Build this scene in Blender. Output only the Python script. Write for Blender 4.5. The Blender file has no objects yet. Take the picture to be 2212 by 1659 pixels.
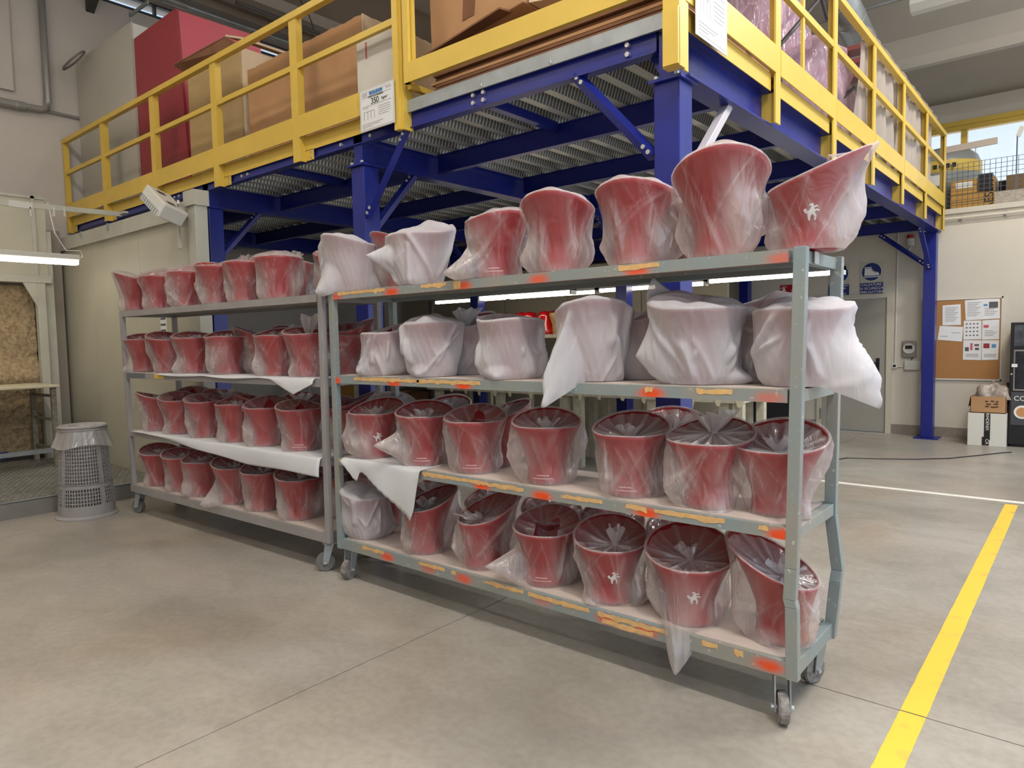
import bpy, bmesh, math, random
import numpy as np
from mathutils import Vector, Matrix
PI = math.pi
random.seed(7); RNG = np.random.RandomState(11)
S = bpy.context.scene
COL = S.collection

# ------------------------------------------------------------------ camera
F_PX, CX, CY = 1504.57, 1106.0, 829.5
W = np.array([[0.768, 0.027, -0.640], [0.641, -0.062, 0.765], [-0.019, -0.998, -0.065]])
_p, _r, _y = math.radians(3.73074906), math.radians(-1.07812495), math.radians(-50.07816638)
def _lev(a):
    cp, sp, cr, sr = math.cos(_p), math.sin(_p), math.cos(_r), math.sin(_r)
    M = np.array([[cr, -sr, 0], [sr, cr, 0], [0, 0, 1]]) @ np.array([[1, 0, 0], [0, cp, -sp], [0, sp, cp]])
    return M, M @ np.array([math.sin(a), 0, math.cos(a)])
_M, _a = _lev(_y); _b = _lev(_y + PI / 2)[1]; _v = _M @ np.array([0, 1.0, 0])
W = np.stack([-_a, _b, -_v])
EYE = np.array([0, 0, 1.5])
def at(px, py, ax, val):
    """a point of the photograph (2212 x 1659) on the plane ax = val, in metres"""
    d = W @ np.array([(px - CX) / F_PX, (py - CY) / F_PX, 1.0]); i = 'xyz'.index(ax)
    return EYE + d * (val - EYE[i]) / d[i]
cam_d = bpy.data.cameras.new('camera'); cam = bpy.data.objects.new('camera', cam_d); COL.objects.link(cam)
cam_d.sensor_width = 36; cam_d.lens = F_PX / 2212 * 36; cam_d.clip_start = 0.05; cam_d.clip_end = 500
cam.matrix_world = Matrix.Translation(Vector(EYE)) @ Matrix((W @ np.diag([1, -1, -1])).tolist()).to_4x4()
S.camera = cam

# ------------------------------------------------------------------ exposure, world, lights
S.view_settings.view_transform = 'Standard'; S.view_settings.look = 'None'
S.view_settings.gamma = 1; S.view_settings.use_curve_mapping = False
S.view_settings.exposure = 0.0
S.cycles.use_denoising = True
S.cycles.max_bounces = 7; S.cycles.diffuse_bounces = 3; S.cycles.glossy_bounces = 3
S.cycles.transparent_max_bounces = 18; S.cycles.transmission_bounces = 3
S.cycles.sample_clamp_indirect = 6; S.cycles.caustics_reflective = False; S.cycles.caustics_refractive = False
w = bpy.data.worlds.new('World'); S.world = w; w.use_nodes = True
nt = w.node_tree; nt.nodes.clear()
def N(nt, t, **kw):
    n = nt.nodes.new(t)
    for k, v in kw.items(): setattr(n, k, v)
    return n
tc = N(nt, 'ShaderNodeTexCoord'); sep = N(nt, 'ShaderNodeSeparateXYZ'); nt.links.new(tc.outputs['Generated'], sep.inputs[0])
rp = N(nt, 'ShaderNodeValToRGB'); nt.links.new(sep.outputs[2], rp.inputs[0])
rp.color_ramp.elements[0].position = 0.0; rp.color_ramp.elements[0].color = (0.86, 0.92, 0.97, 1)
rp.color_ramp.elements[1].position = 0.55; rp.color_ramp.elements[1].color = (0.36, 0.60, 0.92, 1)
mp = N(nt, 'ShaderNodeMapping'); mp.inputs['Scale'].default_value = (1.2, 1.2, 9); nt.links.new(tc.outputs['Generated'], mp.inputs[0])
cn = N(nt, 'ShaderNodeTexNoise'); cn.inputs['Scale'].default_value = 2.2; cn.inputs['Detail'].default_value = 6; nt.links.new(mp.outputs[0], cn.inputs[0])
cr = N(nt, 'ShaderNodeValToRGB'); cr.color_ramp.elements[0].position = 0.45; cr.color_ramp.elements[1].position = 0.68; nt.links.new(cn.outputs[0], cr.inputs[0])
mx = N(nt, 'ShaderNodeMixRGB'); nt.links.new(cr.outputs[0], mx.inputs[0]); nt.links.new(rp.outputs[0], mx.inputs[1]); mx.inputs[2].default_value = (0.93, 0.95, 0.97, 1)
bg = N(nt, 'ShaderNodeBackground'); nt.links.new(mx.outputs[0], bg.inputs[0]); bg.inputs[1].default_value = 1.35
wo = N(nt, 'ShaderNodeOutputWorld'); nt.links.new(bg.outputs[0], wo.inputs[0])

def area(name, loc, sx, sy, power, col, rot=(0, 0, 0)):
    l = bpy.data.lights.new(name, 'AREA'); l.shape = 'RECTANGLE'; l.size = sx; l.size_y = sy; l.energy = power; l.color = col
    o = bpy.data.objects.new(name, l); o.location = loc; o.rotation_euler = rot; COL.objects.link(o); return o
WARM = (1.0, 0.95, 0.88)
# ceiling lamps added to light the hall (their housings are built with the ceiling)
ADDED_LAMPS = [(-7.5, 1.0), (-4.2, 1.0), (-0.9, 1.0), (-4.2, -2.0), (-0.9, -2.0), (1.2, 1.0), (-7.5, -2.0), (0.9, 4.6), (-5.5, 6.5), (0.9, 8.6)]
for x, y in ADDED_LAMPS:
    e = 16 if x < -6 else (24 if x < -2 else (55 if x < 0 else 190))
    area('added_lamp_light', (x, y, 6.08), 1.5, 0.30, e, WARM)
    area('added_uplight', (x, y, 6.21), 1.5, 0.22, 85 if x < -3 else (45 if x < 0 else 22), WARM, (PI, 0, 0))  # added upward light, brightens ceiling and upper walls in place of daylight

# ------------------------------------------------------------------ materials
MATS = {}
def lin(c):
    return tuple(((v / 255) / 12.92 if v / 255 <= 0.04045 else ((v / 255 + 0.055) / 1.055) ** 2.4) for v in c)
def mat(name, rgb, rough=0.5, metal=0.0, var=0.0, scale=6.0, rgb2=None, bump=0.0, bscale=None, coat=0.0, spec=0.5, stretch=(1, 1, 1), detail=5, lo=0.35, hi=0.65):
    if name in MATS: return MATS[name]
    m = bpy.data.materials.new(name); m.use_nodes = True; nt = m.node_tree
    b = nt.nodes['Principled BSDF']; c = lin(rgb)
    b.inputs['Roughness'].default_value = rough; b.inputs['Metallic'].default_value = metal
    b.inputs['Specular IOR Level'].default_value = spec
    if coat: b.inputs['Coat Weight'].default_value = coat; b.inputs['Coat Roughness'].default_value = 0.15
    b.inputs['Base Color'].default_value = (*c, 1)
    if var or bump or rgb2:
        tc = N(nt, 'ShaderNodeTexCoord'); mp = N(nt, 'ShaderNodeMapping'); mp.inputs['Scale'].default_value = stretch
        nt.links.new(tc.outputs['Object'], mp.inputs[0])
    if var or rgb2:
        n = N(nt, 'ShaderNodeTexNoise'); n.inputs['Scale'].default_value = scale; n.inputs['Detail'].default_value = detail
        nt.links.new(mp.outputs[0], n.inputs['Vector'])
        r = N(nt, 'ShaderNodeValToRGB'); nt.links.new(n.outputs[0], r.inputs[0])
        r.color_ramp.elements[0].position = lo; r.color_ramp.elements[1].position = hi
        c2 = lin(rgb2) if rgb2 else tuple(v * (1 - var) for v in c)
        r.color_ramp.elements[0].color = (*c2, 1); r.color_ramp.elements[1].color = (*c, 1)
        nt.links.new(r.outputs[0], b.inputs['Base Color'])
    if bump:
        n2 = N(nt, 'ShaderNodeTexNoise'); n2.inputs['Scale'].default_value = bscale or scale * 4; n2.inputs['Detail'].default_value = 4
        nt.links.new(mp.outputs[0], n2.inputs['Vector'])
        bp_ = N(nt, 'ShaderNodeBump'); bp_.inputs['Strength'].default_value = bump; bp_.inputs['Distance'].default_value = 0.02
        nt.links.new(n2.outputs[0], bp_.inputs['Height']); nt.links.new(bp_.outputs[0], b.inputs['Normal'])
    MATS[name] = m; return m
def emit(name, rgb, strength):
    if name in MATS: return MATS[name]
    m = bpy.data.materials.new(name); m.use_nodes = True; b = m.node_tree.nodes['Principled BSDF']
    b.inputs['Base Color'].default_value = (0.8, 0.8, 0.8, 1)
    b.inputs['Emission Color'].default_value = (*lin(rgb), 1); b.inputs['Emission Strength'].default_value = strength
    MATS[name] = m; return m

def film(name, rgb, a0, a1, a2, a3, rough, trl=0.5, nscale=7.0, glo=0.10):
    """thin plastic film: seen through where it lies flat, denser where slack film gathers and where it is seen edge-on"""
    m = bpy.data.materials.new(name); m.use_nodes = True; nt = m.node_tree; nt.nodes.clear(); L = nt.links.new
    out = N(nt, 'ShaderNodeOutputMaterial')
    tr = N(nt, 'ShaderNodeBsdfTransparent'); tr.inputs[0].default_value = (0.97, 0.96, 0.96, 1)
    di = N(nt, 'ShaderNodeBsdfDiffuse'); di.inputs[0].default_value = (*lin(rgb), 1)
    tl = N(nt, 'ShaderNodeBsdfTranslucent'); tl.inputs[0].default_value = (*lin(rgb), 1)
    gl = N(nt, 'ShaderNodeBsdfGlossy'); gl.inputs['Roughness'].default_value = rough; gl.inputs[0].default_value = (0.95, 0.95, 0.95, 1)
    m1 = N(nt, 'ShaderNodeMixShader'); m1.inputs[0].default_value = trl; L(di.outputs[0], m1.inputs[1]); L(tl.outputs[0], m1.inputs[2])
    m2 = N(nt, 'ShaderNodeMixShader'); m2.inputs[0].default_value = glo; L(m1.outputs[0], m2.inputs[1]); L(gl.outputs[0], m2.inputs[2])
    at_ = N(nt, 'ShaderNodeAttribute'); at_.attribute_name = 'slack'
    lw = N(nt, 'ShaderNodeLayerWeight'); lw.inputs[0].default_value = 0.35
    tcn = N(nt, 'ShaderNodeTexCoord'); mpn = N(nt, 'ShaderNodeMapping'); mpn.inputs['Rotation'].default_value = (0.5, 0.7, 0.3); mpn.inputs['Scale'].default_value = (1, 1, 0.22)
    L(tcn.outputs['Object'], mpn.inputs[0])
    no = N(nt, 'ShaderNodeTexNoise'); no.inputs['Scale'].default_value = nscale; no.inputs['Detail'].default_value = 3; no.inputs['Distortion'].default_value = 1.2
    L(mpn.outputs[0], no.inputs['Vector'])
    sb = N(nt, 'ShaderNodeMath', operation='SUBTRACT'); L(no.outputs[0], sb.inputs[0]); sb.inputs[1].default_value = 0.5
    ab = N(nt, 'ShaderNodeMath', operation='ABSOLUTE'); L(sb.outputs[0], ab.inputs[0])
    mr = N(nt, 'ShaderNodeMapRange'); L(ab.outputs[0], mr.inputs[0]); mr.inputs[1].default_value = 0.0; mr.inputs[2].default_value = 0.035; mr.inputs[3].default_value = 1.0; mr.inputs[4].default_value = 0.0
    def mad(src, k, add):
        q = N(nt, 'ShaderNodeMath', operation='MULTIPLY_ADD'); L(src, q.inputs[0]); q.inputs[1].default_value = k
        if isinstance(add, float): q.inputs[2].default_value = add
        else: L(add, q.inputs[2])
        return q.outputs[0]
    v = mad(at_.outputs['Fac'], a1, float(a0)); v = mad(lw.outputs['Facing'], a2, v); v = mad(mr.outputs[0], a3, v)
    cl = N(nt, 'ShaderNodeClamp'); L(v, cl.inputs[0]); cl.inputs[2].default_value = 0.97
    vo = N(nt, 'ShaderNodeTexVoronoi'); vo.inputs['Scale'].default_value = nscale * 1.6; mxv = N(nt, 'ShaderNodeMixRGB'); mxv.inputs[0].default_value = 0.22
    L(mpn.outputs[0], mxv.inputs[1]); L(no.outputs[1], mxv.inputs[2]); L(mxv.outputs[0], vo.inputs['Vector'])
    bp_ = N(nt, 'ShaderNodeBump'); bp_.inputs['Strength'].default_value = 0.55; bp_.inputs['Distance'].default_value = 0.018; L(vo.outputs['Distance'], bp_.inputs['Height'])
    for q in (di, gl): L(bp_.outputs[0], q.inputs['Normal'])
    m3 = N(nt, 'ShaderNodeMixShader'); L(cl.outputs[0], m3.inputs[0]); L(tr.outputs[0], m3.inputs[1]); L(m2.outputs[0], m3.inputs[2])
    L(m3.outputs[0], out.inputs[0]); MATS[name] = m; return m

M_FLOOR = None
YEL = mat('yellow_paint', (216, 182, 78), 0.42, var=0.08, scale=3)
BLUE = mat('blue_paint', (30, 40, 126), 0.30, var=0.12, scale=4)
GALV = mat('galvanised_steel', (168, 174, 176), 0.42, 0.55, var=0.18, scale=9)
DECK = mat('deck_sheet_steel', (170, 172, 166), 0.35, 0.6, var=0.15, scale=12)
BOLT = mat('zinc_bolt', (205, 205, 205), 0.3, 0.7)
GREYP = mat('grey_rack_paint', (150, 146, 144), 0.45, var=0.12, scale=7)
BOARD = mat('shelf_board', (196, 182, 172), 0.55, var=0.10, scale=5, stretch=(1, 6, 1))
REDM = mat('red_shell_paint', (150, 10, 20), 0.36, coat=0.25)
REDG = mat('red_gloss', (200, 18, 20), 0.08, coat=0.6)
DARKR = mat('dark_rubber', (70, 68, 66), 0.7, var=0.3, scale=30)
WHEELM = mat('worn_wheel_rubber', (150, 143, 138), 0.75, var=0.3, scale=40, rgb2=(105, 100, 96))
WHEELD = mat('grey_wheel_rubber', (112, 112, 108), 0.6, var=0.2, scale=30)
CARD = mat('cardboard', (180, 138, 98), 0.85, var=0.10, scale=4)
CARDB = mat('cardboard_brown', (128, 88, 62), 0.9, var=0.2, scale=5)
CARDL = mat('cardboard_pale_inner', (214, 190, 160), 0.85, var=0.08, scale=4)
TAPE = mat('tan_tape_residue', (222, 178, 118), 0.7, var=0.18, scale=30)
WHITE = mat('white_print', (232, 230, 226), 0.6)
PAPER = mat('white_paper', (226, 226, 226), 0.75, var=0.04, scale=8)
BLACK = mat('black_plastic', (22, 22, 26), 0.4)
INK = mat('black_ink', (40, 40, 42), 0.7)
SIGNB = mat('sign_blue', (18, 40, 110), 0.4)
SIGNR = mat('sign_red', (170, 26, 30), 0.4)
WALLM = mat('white_wall_paint', (206, 198, 184), 0.75, var=0.07, scale=1.2, bump=0.08, bscale=40)
WALLL = mat('plaster_wall', (200, 193, 185), 0.85, var=0.10, scale=0.9, bump=0.15, bscale=25)
CEILM = mat('concrete_ceiling', (176, 170, 160), 0.9, var=0.10, scale=0.8)
SKIRT = mat('granite_skirting', (150, 140, 130), 0.4, var=0.4, scale=60, detail=8)
DOORM = mat('grey_door_paint', (158, 154, 144), 0.5, var=0.05, scale=3)
DOORF = mat('door_frame_paint', (196, 188, 170), 0.5)
BOOTH = mat('booth_panel', (188, 184, 166), 0.5, var=0.10, scale=1.0)
BOOTHF = mat('booth_frame', (186, 184, 172), 0.45, var=0.08, scale=5)
LAMP = emit('tube_light', (255, 246, 225), 9.0)
LAMPH = emit('tube_light_left', (255, 246, 225), 8.0)
PLAS = mat('pale_plastic', (206, 204, 196), 0.5)
BINP = mat('grey_bin_plastic', (150, 146, 144), 0.55, var=0.12, scale=10)
FILM = film('clear_film', (236, 228, 226), 0.035, 0.68, 0.13, 0.05, 0.22, 0.45, 8.0, 0.17)
FOAM = film('frosted_bag_film', (226, 223, 226), 0.52, 0.42, 0.08, 0.06, 0.55, 0.35, 5.0, 0.04)
SHEET = mat('white_foam_sheet', (204, 204, 206), 0.8, bump=0.05, bscale=40)
FILMP = film('purple_wrap_film', (226, 196, 214), 0.35, 0.3, 0.3, 0.3, 0.12, 0.3, 9.0)
FILMC = film('hung_plastic_sheet', (206, 192, 178), 0.84, 0.25, 0.2, 0.15, 0.35, 0.45, 5.0, 0.05)

# ------------------------------------------------------------------ mesh helpers
def wloc(o):
    v = Vector((0, 0, 0))
    while o is not None: v += o.location; o = o.parent
    return v
class MB:
    def __init__(s): s.v = []; s.f = []
    def add(s, vs, fs):
        k = len(s.v); s.v += [tuple(map(float, p)) for p in vs]; s.f += [tuple(k + i for i in f) for f in fs]; return s
    def box(s, x0, x1, y0, y1, z0, z1):
        x0, x1 = sorted((x0, x1)); y0, y1 = sorted((y0, y1)); z0, z1 = sorted((z0, z1))
        return s.add([(x0, y0, z0), (x1, y0, z0), (x1, y1, z0), (x0, y1, z0), (x0, y0, z1), (x1, y0, z1), (x1, y1, z1), (x0, y1, z1)],
                     [(0, 3, 2, 1), (4, 5, 6, 7), (0, 1, 5, 4), (1, 2, 6, 5), (2, 3, 7, 6), (3, 0, 4, 7)])
    def hexa(s, b, t):
        return s.add(list(b) + list(t), [(0, 3, 2, 1), (4, 5, 6, 7), (0, 1, 5, 4), (1, 2, 6, 5), (2, 3, 7, 6), (3, 0, 4, 7)])
    def bar(s, p, q, a, b, up=(0, 0, 1)):
        """bar from p to q, a wide (sideways), b high (along up)"""
        p, q = Vector(p), Vector(q); d = (q - p).normalized(); u = Vector(up)
        if abs(d.dot(u)) > 0.98: u = Vector((0, 1, 0))
        sd = d.cross(u).normalized(); u = sd.cross(d).normalized()
        c = lambda o: [o - sd * a / 2 - u * b / 2, o + sd * a / 2 - u * b / 2, o + sd * a / 2 + u * b / 2, o - sd * a / 2 + u * b / 2]
        return s.hexa(c(p), c(q))
    def cyl(s, p, q, r, n=12, r2=None, cap=True):
        p, q = Vector(p), Vector(q); d = (q - p).normalized(); r2 = r if r2 is None else r2
        u = Vector((0, 0, 1)) if abs(d.z) < 0.9 else Vector((1, 0, 0))
        e = d.cross(u).normalized(); g = d.cross(e)
        a = [2 * PI * i / n for i in range(n)]
        vs = [p + (e * math.cos(t) + g * math.sin(t)) * r for t in a] + [q + (e * math.cos(t) + g * math.sin(t)) * r2 for t in a]
        fs = [(i, (i + 1) % n, n + (i + 1) % n, n + i) for i in range(n)]
        if cap: fs += [tuple(range(n))[::-1], tuple(range(n, 2 * n))]
        return s.add(vs, fs)
    def tube(s, pts, r, n=8):
        pts = [Vector(p) for p in pts]; k = len(pts); vs = []; fs = []
        for i, p in enumerate(pts):
            d = (pts[min(i + 1, k - 1)] - pts[max(i - 1, 0)]).normalized()
            u = Vector((0, 0, 1)) if abs(d.z) < 0.95 else Vector((1, 0, 0))
            e = d.cross(u).normalized(); g = d.cross(e)
            vs += [p + (e * math.cos(2 * PI * j / n) + g * math.sin(2 * PI * j / n)) * r for j in range(n)]
        for i in range(k - 1):
            for j in range(n): fs.append((i * n + j, i * n + (j + 1) % n, (i + 1) * n + (j + 1) % n, (i + 1) * n + j))
        fs += [tuple(range(n))[::-1], tuple(range((k - 1) * n, k * n))]
        return s.add(vs, fs)
    def lathe(s, prof, c, n=32, cap=True):
        vs = []; fs = []; m = len(prof)
        for r, z in prof: vs += [(c[0] + r * math.cos(2 * PI * j / n), c[1] + r * math.sin(2 * PI * j / n), c[2] + z) for j in range(n)]
        for i in range(m - 1):
            for j in range(n): fs.append((i * n + j, i * n + (j + 1) % n, (i + 1) * n + (j + 1) % n, (i + 1) * n + j))
        if cap: fs += [tuple(range(n))[::-1], tuple(range((m - 1) * n, m * n))]
        return s.add(vs, fs)
    def poly(s, pts, nrm, t):
        """flat outline pts (3D) given thickness t along nrm"""
        n = len(pts); nrm = Vector(nrm) * t; P = [Vector(p) for p in pts]
        return s.add(P + [p + nrm for p in P], [tuple(range(n))[::-1], tuple(range(n, 2 * n))] + [(i, (i + 1) % n, n + (i + 1) % n, n + i) for i in range(n)])
    def prism(s, prof, ax, a0, a1):
        """profile of (u, v) pairs swept along axis ax from a0 to a1; u, v are the other two axes in order"""
        n = len(prof)
        def P(u, v, a): return {'x': (a, u, v), 'y': (u, a, v), 'z': (u, v, a)}[ax]
        return s.add([P(u, v, a0) for u, v in prof] + [P(u, v, a1) for u, v in prof],
                     [tuple(range(n))[::-1], tuple(range(n, 2 * n))] + [(i, (i + 1) % n, n + (i + 1) % n, n + i) for i in range(n)])
    def build(s, name, m, parent=None, local=False, smooth=False, bevel=0, fix=True):
        me = bpy.data.meshes.new(name); off = Vector((0, 0, 0)) if (local or parent is None) else wloc(parent)
        me.from_pydata([(p[0] - off.x, p[1] - off.y, p[2] - off.z) for p in s.v], [], s.f)
        if fix:
            bm = bmesh.new(); bm.from_mesh(me); bmesh.ops.recalc_face_normals(bm, faces=bm.faces); bm.to_mesh(me); bm.free()
        if smooth: me.polygons.foreach_set('use_smooth', [True] * len(me.polygons))
        me.materials.append(m); o = bpy.data.objects.new(name, me); COL.objects.link(o)
        if parent is not None: o.parent = parent
        if bevel:
            b = o.modifiers.new('b', 'BEVEL'); b.width = bevel; b.segments = 2; b.limit_method = 'ANGLE'
        return o
def thing(name, label, cat, loc=(0, 0, 0), rz=0.0, group=None):
    o = bpy.data.objects.new(name, None); COL.objects.link(o); o.location = loc; o.rotation_euler = (0, 0, rz); o.empty_display_size = 0.1
    o['label'] = label; o['category'] = cat
    if group: o['group'] = group
    return o
def tag(o, label, cat, group=None):
    o['label'] = label; o['category'] = cat
    if group: o['group'] = group
    return o
def struct(o): o['kind'] = 'structure'; return o
def stuff(o): o['kind'] = 'stuff'; return o
def text(name, body, loc, size, m, parent, rot, align='CENTER', ext=0.0006, sx=1.0):
    c = bpy.data.curves.new(name, 'FONT'); c.body = body; c.size = size; c.align_x = align; c.align_y = 'CENTER'; c.extrude = ext
    o = bpy.data.objects.new(name, c); COL.objects.link(o); c.materials.append(m); o.rotation_euler = rot
    o.location = Vector(loc) - (wloc(parent) if parent else Vector((0, 0, 0))); o.scale = (sx, 1, 1)
    if parent: o.parent = parent
    return o
RF = (PI / 2, 0, 0)           # text facing -Y (towards the viewer)
RXP = (PI / 2, 0, PI / 2)     # text facing +X
# ------------------------------------------------------------------ the setting
XL, YR = -10.35, 11.4
def floor_mat():
    m = bpy.data.materials.new('concrete_floor'); m.use_nodes = True; nt = m.node_tree; L = nt.links.new; b = nt.nodes['Principled BSDF']
    tc = N(nt, 'ShaderNodeNewGeometry')
    def noise(sc, det, dist=0.0, st=(1, 1, 1)):
        mp = N(nt, 'ShaderNodeMapping'); mp.inputs['Scale'].default_value = st; L(tc.outputs['Position'], mp.inputs[0])
        n = N(nt, 'ShaderNodeTexNoise'); n.inputs['Scale'].default_value = sc; n.inputs['Detail'].default_value = det; n.inputs['Distortion'].default_value = dist
        L(mp.outputs[0], n.inputs['Vector']); return n.outputs[0]
    def ramp(src, p0, c0, p1, c1):
        r = N(nt, 'ShaderNodeValToRGB'); L(src, r.inputs[0]); e = r.color_ramp.elements
        e[0].position, e[1].position = p0, p1; e[0].color = (*lin(c0), 1); e[1].color = (*lin(c1), 1); return r.outputs[0]
    def mix(f, a, c, mode='MIX'):
        x = N(nt, 'ShaderNodeMixRGB', blend_type=mode); L(a, x.inputs[1]); L(c, x.inputs[2])
        if isinstance(f, float): x.inputs[0].default_value = f
        else: L(f, x.inputs[0])
        return x.outputs[0]
    big = ramp(noise(0.7, 5, 0.4), 0.35, (150, 144, 133), 0.68, (177, 171, 161))
    brown = ramp(noise(0.55, 6, 1.0), 0.5, (0, 0, 0), 0.75, (255, 255, 255))
    tint = N(nt, 'ShaderNodeRGB'); tint.outputs[0].default_value = (*lin((168, 140, 112)), 1)
    f = N(nt, 'ShaderNodeMath', operation='MULTIPLY'); L(brown, f.inputs[0]); f.inputs[1].default_value = 0.38
    c = mix(f.outputs[0], big, tint.outputs[0])
    streak = ramp(noise(2.6, 7, 0.8, (1.0, 1.7, 1)), 0.40, (120, 112, 102), 0.58, (255, 255, 255))
    c = mix(0.11, c, streak, 'MULTIPLY')
    fine = ramp(noise(26, 5), 0.38, (200, 196, 190), 0.6, (255, 255, 255)); c = mix(0.22, c, fine, 'MULTIPLY')
    L(c, b.inputs['Base Color'])
    rr = N(nt, 'ShaderNodeMapRange'); L(noise(3.0, 5), rr.inputs[0]); rr.inputs[3].default_value = 0.24; rr.inputs[4].default_value = 0.48; L(rr.outputs[0], b.inputs['Roughness'])
    bm = N(nt, 'ShaderNodeBump'); bm.inputs['Strength'].default_value = 0.06; bm.inputs['Distance'].default_value = 0.01; L(noise(40, 4), bm.inputs['Height']); L(bm.outputs[0], b.inputs['Normal'])
    return m
M_FLOOR = floor_mat()
DIRT = mat('joint_dirt', (58, 52, 46), 0.9)
fl = struct(MB().box(XL - .2, 2.2, -4, 14, -0.16, -0.012).build('floor', DIRT))
xs = [XL, -6.6, -2.581, 1.45, 2.2]; ys = [-4, -1.2, 3.02, 7.2, 11.4]
for i in range(4):
    for j in range(4):
        MB().box(xs[i] + .003, xs[i + 1] - .003, ys[j] + .003, ys[j + 1] - .003, -0.012, 0).build('floor_slab', M_FLOOR, fl)
# painted lines
YLINE = mat('yellow_floor_paint', (240, 196, 66), 0.45, var=0.10, scale=8, rgb2=(206, 172, 84), lo=.25, hi=.42)
WLINE = mat('white_floor_paint', (236, 232, 222), 0.5, var=0.06, scale=10)
def outline_strip(x0, x1, y0, y1, m, name, label):
    rng = np.random.RandomState(int(abs(y0 * 100))); n = 60
    A = [(x0 + rng.normal(0, .0006), y0 + (y1 - y0) * i / n) for i in range(n + 1)]; B = [(x1 + rng.normal(0, .0006), y0 + (y1 - y0) * i / n) for i in range(n + 1)]
    vs = [(x, y, .0012) for x, y in A] + [(x, y, .0012) for x, y in B]; k = n + 1
    return tag(MB().add(vs, [(i, k + i, k + i + 1, i + 1) for i in range(n)]).build(name, m), label, 'floor line')
outline_strip(-0.553, -0.462, 1.2, 3.016, YLINE, 'floor_line', 'near length of the yellow stripe painted on the floor, this side of the joint')
outline_strip(-0.553, -0.462, 3.024, 7.24, YLINE, 'floor_line', 'longer far length of the yellow stripe, running from the joint to the white line')
wl = MB().box(-3.2, 2.1, 7.33, 7.41, 0, .0012).build('floor_line', WLINE); tag(wl, 'thin white stripe painted across the floor towards the door', 'floor line')

struct(MB().box(XL, 2.2, -4.2, -4, 0, 7).build('wall_front', WALLL))
# left wall with its high strip window
wlm = MB(); wlm.box(XL - .25, XL, -4, 14, 0, 6.13); wlm.box(XL - .25, XL, -4, 14, 6.30, 7.2); wlm.box(XL - .25, XL, -4, 3.9, 6.13, 6.30)
wl_ = struct(wlm.build('wall_left', WALLL))
wn = MB()
for z in (6.13, 6.285): wn.box(XL - .05, XL + .03, 3.9, 13.9, z, z + .022)
for y in (3.9, 4.62, 5.8, 7, 8.2, 9.4): wn.box(XL - .05, XL + .02, y, y + .03, 6.13, 6.3)
w1 = struct(wn.build('window_1', mat('dark_window_frame', (60, 62, 66), 0.5)))
GLASS = film('pane_glass', (235, 240, 245), 0.08, 0, 0.25, 0, 0.05)
MB().box(XL - .03, XL - .024, 3.9, 13.9, 6.15, 6.28).build('pane', GLASS, w1)
pil = struct(MB().box(XL, XL + .05, -4, 2.86, 4.66, 6.9).build('wall_left_panel', mat('plaster_pale', (194, 187, 180), 0.85, var=.06, scale=1)))
# far wall: low part with door, ledge, glazed opening above
W_ = MB(); W_.box(XL, -3.25, YR, YR + .2, 0, 3.1); W_.box(-2.335, 2.2, YR, YR + .2, 0, 3.1); W_.box(-3.25, -2.335, YR, YR + .2, 2.03, 3.1)
wr = struct(W_.build('wall_right', WALLM))
struct(MB().box(XL, 2.2, YR - .03, YR + 1.9, 3.10, 3.17).build('trim_1', mat('ledge_paint', (196, 190, 176), .7, var=.06)))
sk = MB()
for x0, x1 in ((XL, -3.32), (-2.27, 2.2)): sk.box(x0, x1, YR - .015, YR, 0, .14)
bb = struct(sk.build('baseboard_right', SKIRT))
# window band behind the ledge
YW2 = 13.2; kf = YW2 / 11.4
def zz(z): return 1.5 + (z - 1.5) * kf
fr = MB(); fr.box(-6, 2.6, YW2, YW2 + .12, zz(4.215), zz(4.34)); fr.box(-6, 2.6, YW2 - .04, YW2, zz(4.28), zz(4.34)); fr.box(-6, 2.6, YW2, YW2 + .12, 3.17, 3.30)
for x in (-4.4, -3.05, -1.71, -0.3, 1.1, 2.4): fr.box(x, x + .085, YW2, YW2 + .12, 3.17, zz(4.22))
w2 = struct(fr.build('window_2', YEL)); MB().box(-6, 2.6, YW2 + .05, YW2 + .056, 3.3, zz(4.215)).build('pane', GLASS, w2)
struct(MB().box(XL, -6, YW2, YW2 + .2, 3.17, 7).build('wall_back', WALLM)); struct(MB().box(-6, 2.6, YW2, YW2 + .2, zz(4.34), 7).build('wall_back_lintel', WALLM))
# ceiling: side bay over the ledge, edge beam, main slab, beam along the left wall
SOF = mat('concrete_soffit', (150, 142, 130), 0.9, var=0.12, scale=.7)
ce = MB(); ce.prism([(11.42, 5.17), (YW2 + .2, 5.10), (YW2 + .2, 5.3), (11.42, 5.4)], 'x', XL, 2.2)
struct(ce.build('ceiling_side', SOF))
struct(MB().prism([(11.42, 5.17), (11.42, 6.9), (9.6, 6.9), (9.6, 5.95), (10.5, 5.80), (11.1, 5.52), (11.25, 5.3), (11.3, 5.17)], 'x', XL, 2.2).build('ceiling_beam', CEILM))
struct(MB().box(XL, 2.2, -4, 11.4, 6.5, 6.7).build('ceiling', CEILM))
lb = MB(); lb.prism([(XL, 6.40), (-10.02, 6.40), (-9.95, 6.46), (-9.95, 6.6), (XL, 6.6)], 'y', -4, 13); lb.prism([(-9.62, 6.36), (-9.3, 6.36), (-9.22, 6.6), (-9.7, 6.6)], 'y', -4, 13)
struct(lb.build('ceiling_edge', CEILM))
for x in (-8, -5.5, -3, -.5): struct(MB().prism([(x, 6.5), (x + .12, 6.42), (x + .5, 6.42), (x + .62, 6.5)], 'y', -4, 9.6).build('ceiling_rib', CEILM))
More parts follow.
